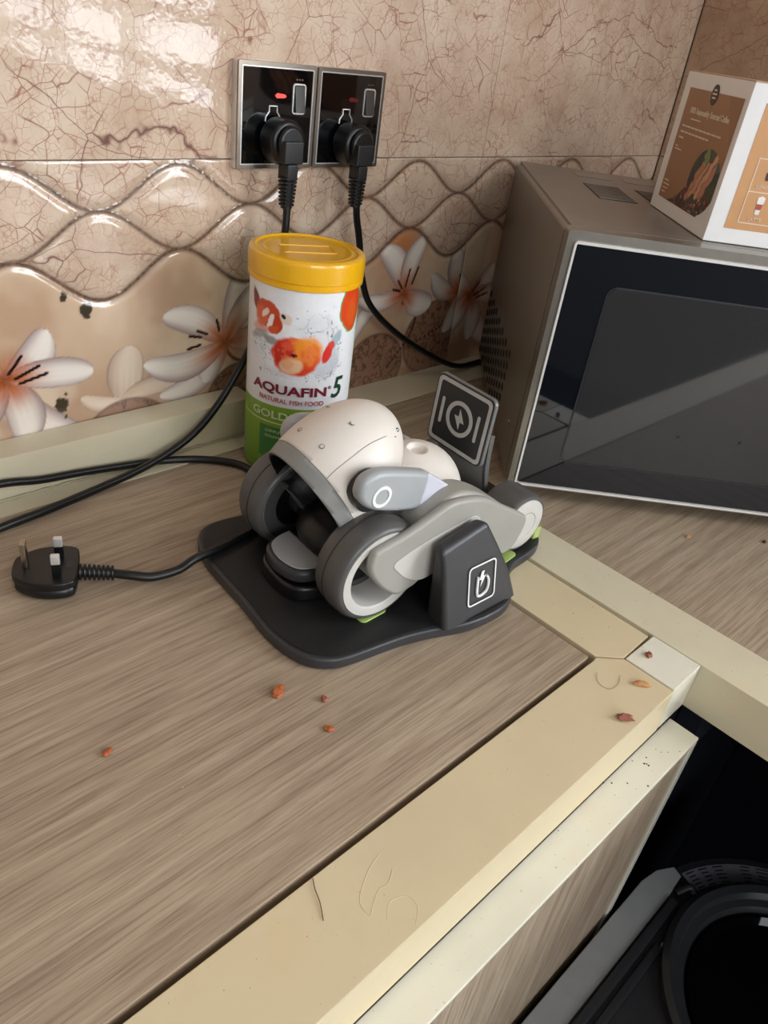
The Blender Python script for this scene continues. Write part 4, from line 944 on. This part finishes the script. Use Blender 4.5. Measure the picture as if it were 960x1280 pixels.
for s in (1, -1):
    L_ = prism('leg', lego, s * .0685, s * .0765, M_leg, RB, axis='y', bev=.0035, seg=4, sharp=60)
    prism('leg_inner', spline(inner, 4), s * .0460, s * .0700, M_leg, L_, axis='y', bev=.004, seg=4, sharp=60)
    prism('leg_panel', spline(ins_, 4), s * .0764, s * .0771, M_inset, L_, axis='y', bev=.0005, seg=2, sharp=60)
    # hollow front wheel: tyre, rim ring with inner wall
    cz = .0518; R0 = .0412
    prt = [(.0355, .0690), (.0372, .0690), (.0393, .0676), (.0408, .0640), (.0412, .0560), (.0410, .0480), (.0398, .0415), (.0375, .0385), (.0350, .0380), (.0345, .0400)]
    wh = lathe('front_wheel', [(r, s * y) for r, y in prt], M_tyre, RB, 96, 'y', (0, 0, cz), close=True, sharp=50)
    lathe('wheel_rim', [(.0354, s * .0688), (.0352, s * .0696), (.0296, s * .0696), (.0280, s * .0685), (.0262, s * .0560), (.0262, s * .0440), (.0346, s * .0440)], M_inset, wh, 96, 'y', (0, 0, cz), close=True, sharp=40)
    lathe('inner_cover', [(.0215, s * .0405), (.0225, s * .0392), (.0342, s * .0392), (.0342, s * .0436), (.0215, s * .0436)], pm('cover_grey', rgb(70, 69, 68), .45), wh, 96, 'y', (0, 0, cz), close=True, sharp=40)
    lathe('wheel_hub', [(0, s * .0420), (.0213, s * .0420), (.0213, s * .0434), (0, s * .0434)], M_black, wh, 64, 'y', (0, 0, cz))
    lathe('bright_ring', [(.0343, s * .0384), (.0347, s * .0384), (.0347, s * .0378), (.0343, s * .0378)], M_rim, wh, 96, 'y', (0, 0, cz), close=True)
    tube('tread_line', [(.0414 * math.cos(a), s * .0520, cz + .0414 * math.sin(a)) for a in np.linspace(0, 2 * PI, 64)], .0003, M_dockd, wh, smooth=False, seg=6)
    bobj('upper_arm', tube_bm([(-.002, s * .030, .055), (-.004, s * .050, .054), (-.004, s * .069, .054)], .012, 20), M_leg if s > 0 else M_dock, L_, sharp=60)
    # rear wheel
    rw = lathe('rear_wheel', [(0, s * .0290), (.0230, s * .0290), (.0268, s * .0310), (.0280, s * .0360), (.0280, s * .0560), (.0272, s * .0600), (.0262, s * .0612), (0, s * .0612)], M_tyre, RB, 64, 'y', (-.1640, 0, .0392), sharp=40)
    lathe('wheel_cap', [(.0, s * .0640), (.0120, s * .0640), (.0124, s * .0630), (.0130, s * .0640), (.0200, s * .0636), (.0238, s * .0622), (.0238, s * .0610), (0, s * .0610)], M_inset, rw, 64, 'y', (-.1640, 0, .0392), sharp=40)
    bobj('axle', tube_bm([(-.145, s * .050, .045), (-.164, s * .050, .0392)], .008, 16), M_leg, L_, sharp=60)

# ================================================================ CRUMBS AND HAIRS
def crumb(x, y, size, label, col, z=0, seed=0):
    random.seed(seed); b = bmesh.new(); bmesh.ops.create_icosphere(b, subdivisions=2, radius=1)
    for v in b.verts:
        k = 1 + random.uniform(-.32, .28); v.co = Vector((v.co.x * size[0] * k, v.co.y * size[1] * k, max(v.co.z, -.6) * size[2] * k))
    mn = min(v.co.z for v in b.verts)
    o = bobj('crumb', b, col, None, (x, y, z + .0002 - mn), (0, 0, size[3]), sharp=20); return tag(o, label, 'crumb', 'brown food crumbs')
Mc1 = pm('toasted_crumb', rgb(178, 96, 52), .5, var=.3, scale=900, bump=.6); Mc2 = pm('dried_crumb', rgb(158, 92, 74), .5, var=.3, scale=900, bump=.6); Mc3 = pm('pale_crumb', rgb(206, 150, 96), .5, var=.3, scale=900, bump=.6)
crumb(-.1377, -.3507, (.0058, .0042, .0022, .4), 'largest orange-brown crumb of those on the bare wood in front of the dock', Mc1, 0, 1)
crumb(-.1169, -.3745, (.0030, .0024, .0018, 1.), 'small reddish crumb on the wood, nearest the dock front corner', Mc2, 0, 2)
crumb(-.1304, -.3953, (.0032, .0024, .0016, 2.), 'small orange crumb on the wood, closest to the cream edge strip', Mc1, 0, 3)
crumb(-.2479, -.3286, (.0036, .0022, .0015, .2), 'flat brown crumb alone on the wood at far left', Mc1, 0, 4)
crumb(.1142, -.4913, (.0034, .0024, .0018, .6), 'small brown crumb on the pale corner block', Mc2, .0008, 5)
crumb(.0806, -.5042, (.0066, .0026, .0020, -.9), 'long pale orange crumb on the cream strip by the corner block', Mc3, .0004, 6)
crumb(.0396, -.5145, (.0062, .0036, .0030, -1.), 'plump red-brown crumb near the cream strip edge above the door', Mc2, .0004, 7)
crumb(.3075, -.4264, (.0030, .0020, .0012, .0), 'tiny yellow crumb on the wood in front of the microwave', Mc3, 0, 8)
crumb(.3703, -.4777, (.0026, .0016, .0012, .5), 'tiny dark crumb at right edge, in front of the microwave', pm('dark_crumb', rgb(70, 44, 34), .6), 0, 9)
M_hair = pm('hair_brown', rgb(110, 84, 64), .6)
tag(tube('hair', [(-.2033, -.4680, .0009), (-.2065, -.4735, .0014), (-.2091, -.4808, .0012), (-.2137, -.4890, .0009)], .0003, M_hair, seg=6), 'short curved dark hair on the cream strip near the wood edge', 'hair')
tag(tube('hair', [(.0640, -.4760, .0008), (.0560, -.4820, .0008), (.0560, -.4910, .0008), (.0660, -.4930, .0008), (.0760, -.4890, .0008)], .00013, M_hair, seg=6), 'fine looped hair on the cream strip near the mitred corner', 'hair')
sb = bmesh.new(); random.seed(11)
for _ in range(16):
    x, y = random.uniform(.02, .118), random.uniform(-.547, -.522)
    r = random.uniform(.0003, .0009); sb = mb_join(sb, ellipsoid_bm((x, y, -.0470), (r, r, r * .6), nu=6, nv=4))
tag(bobj('grit', sb, M_dockd), 'scatter of dark grit on top of the cabinet door', 'grit', kind='stuff')
sb = bmesh.new()
for _ in range(60):
    x, y = random.choice(((random.uniform(-.25, .07), random.uniform(-.45, -.1)), (random.uniform(.2, .5), random.uniform(-.6, -.35)), (random.uniform(.085, .19), random.uniform(-.47, -.35))))
    if -.12 < x < .18 and -.40 < y < -.15: continue
    r = random.uniform(.0003, .0007); sb = mb_join(sb, ellipsoid_bm((x, y, .0013), (r, r, r * .6), nu=6, nv=4))
tag(bobj('dust_specks', sb, Mc3), 'tiny pale specks of dust scattered over the worktops', 'dust', kind='stuff')
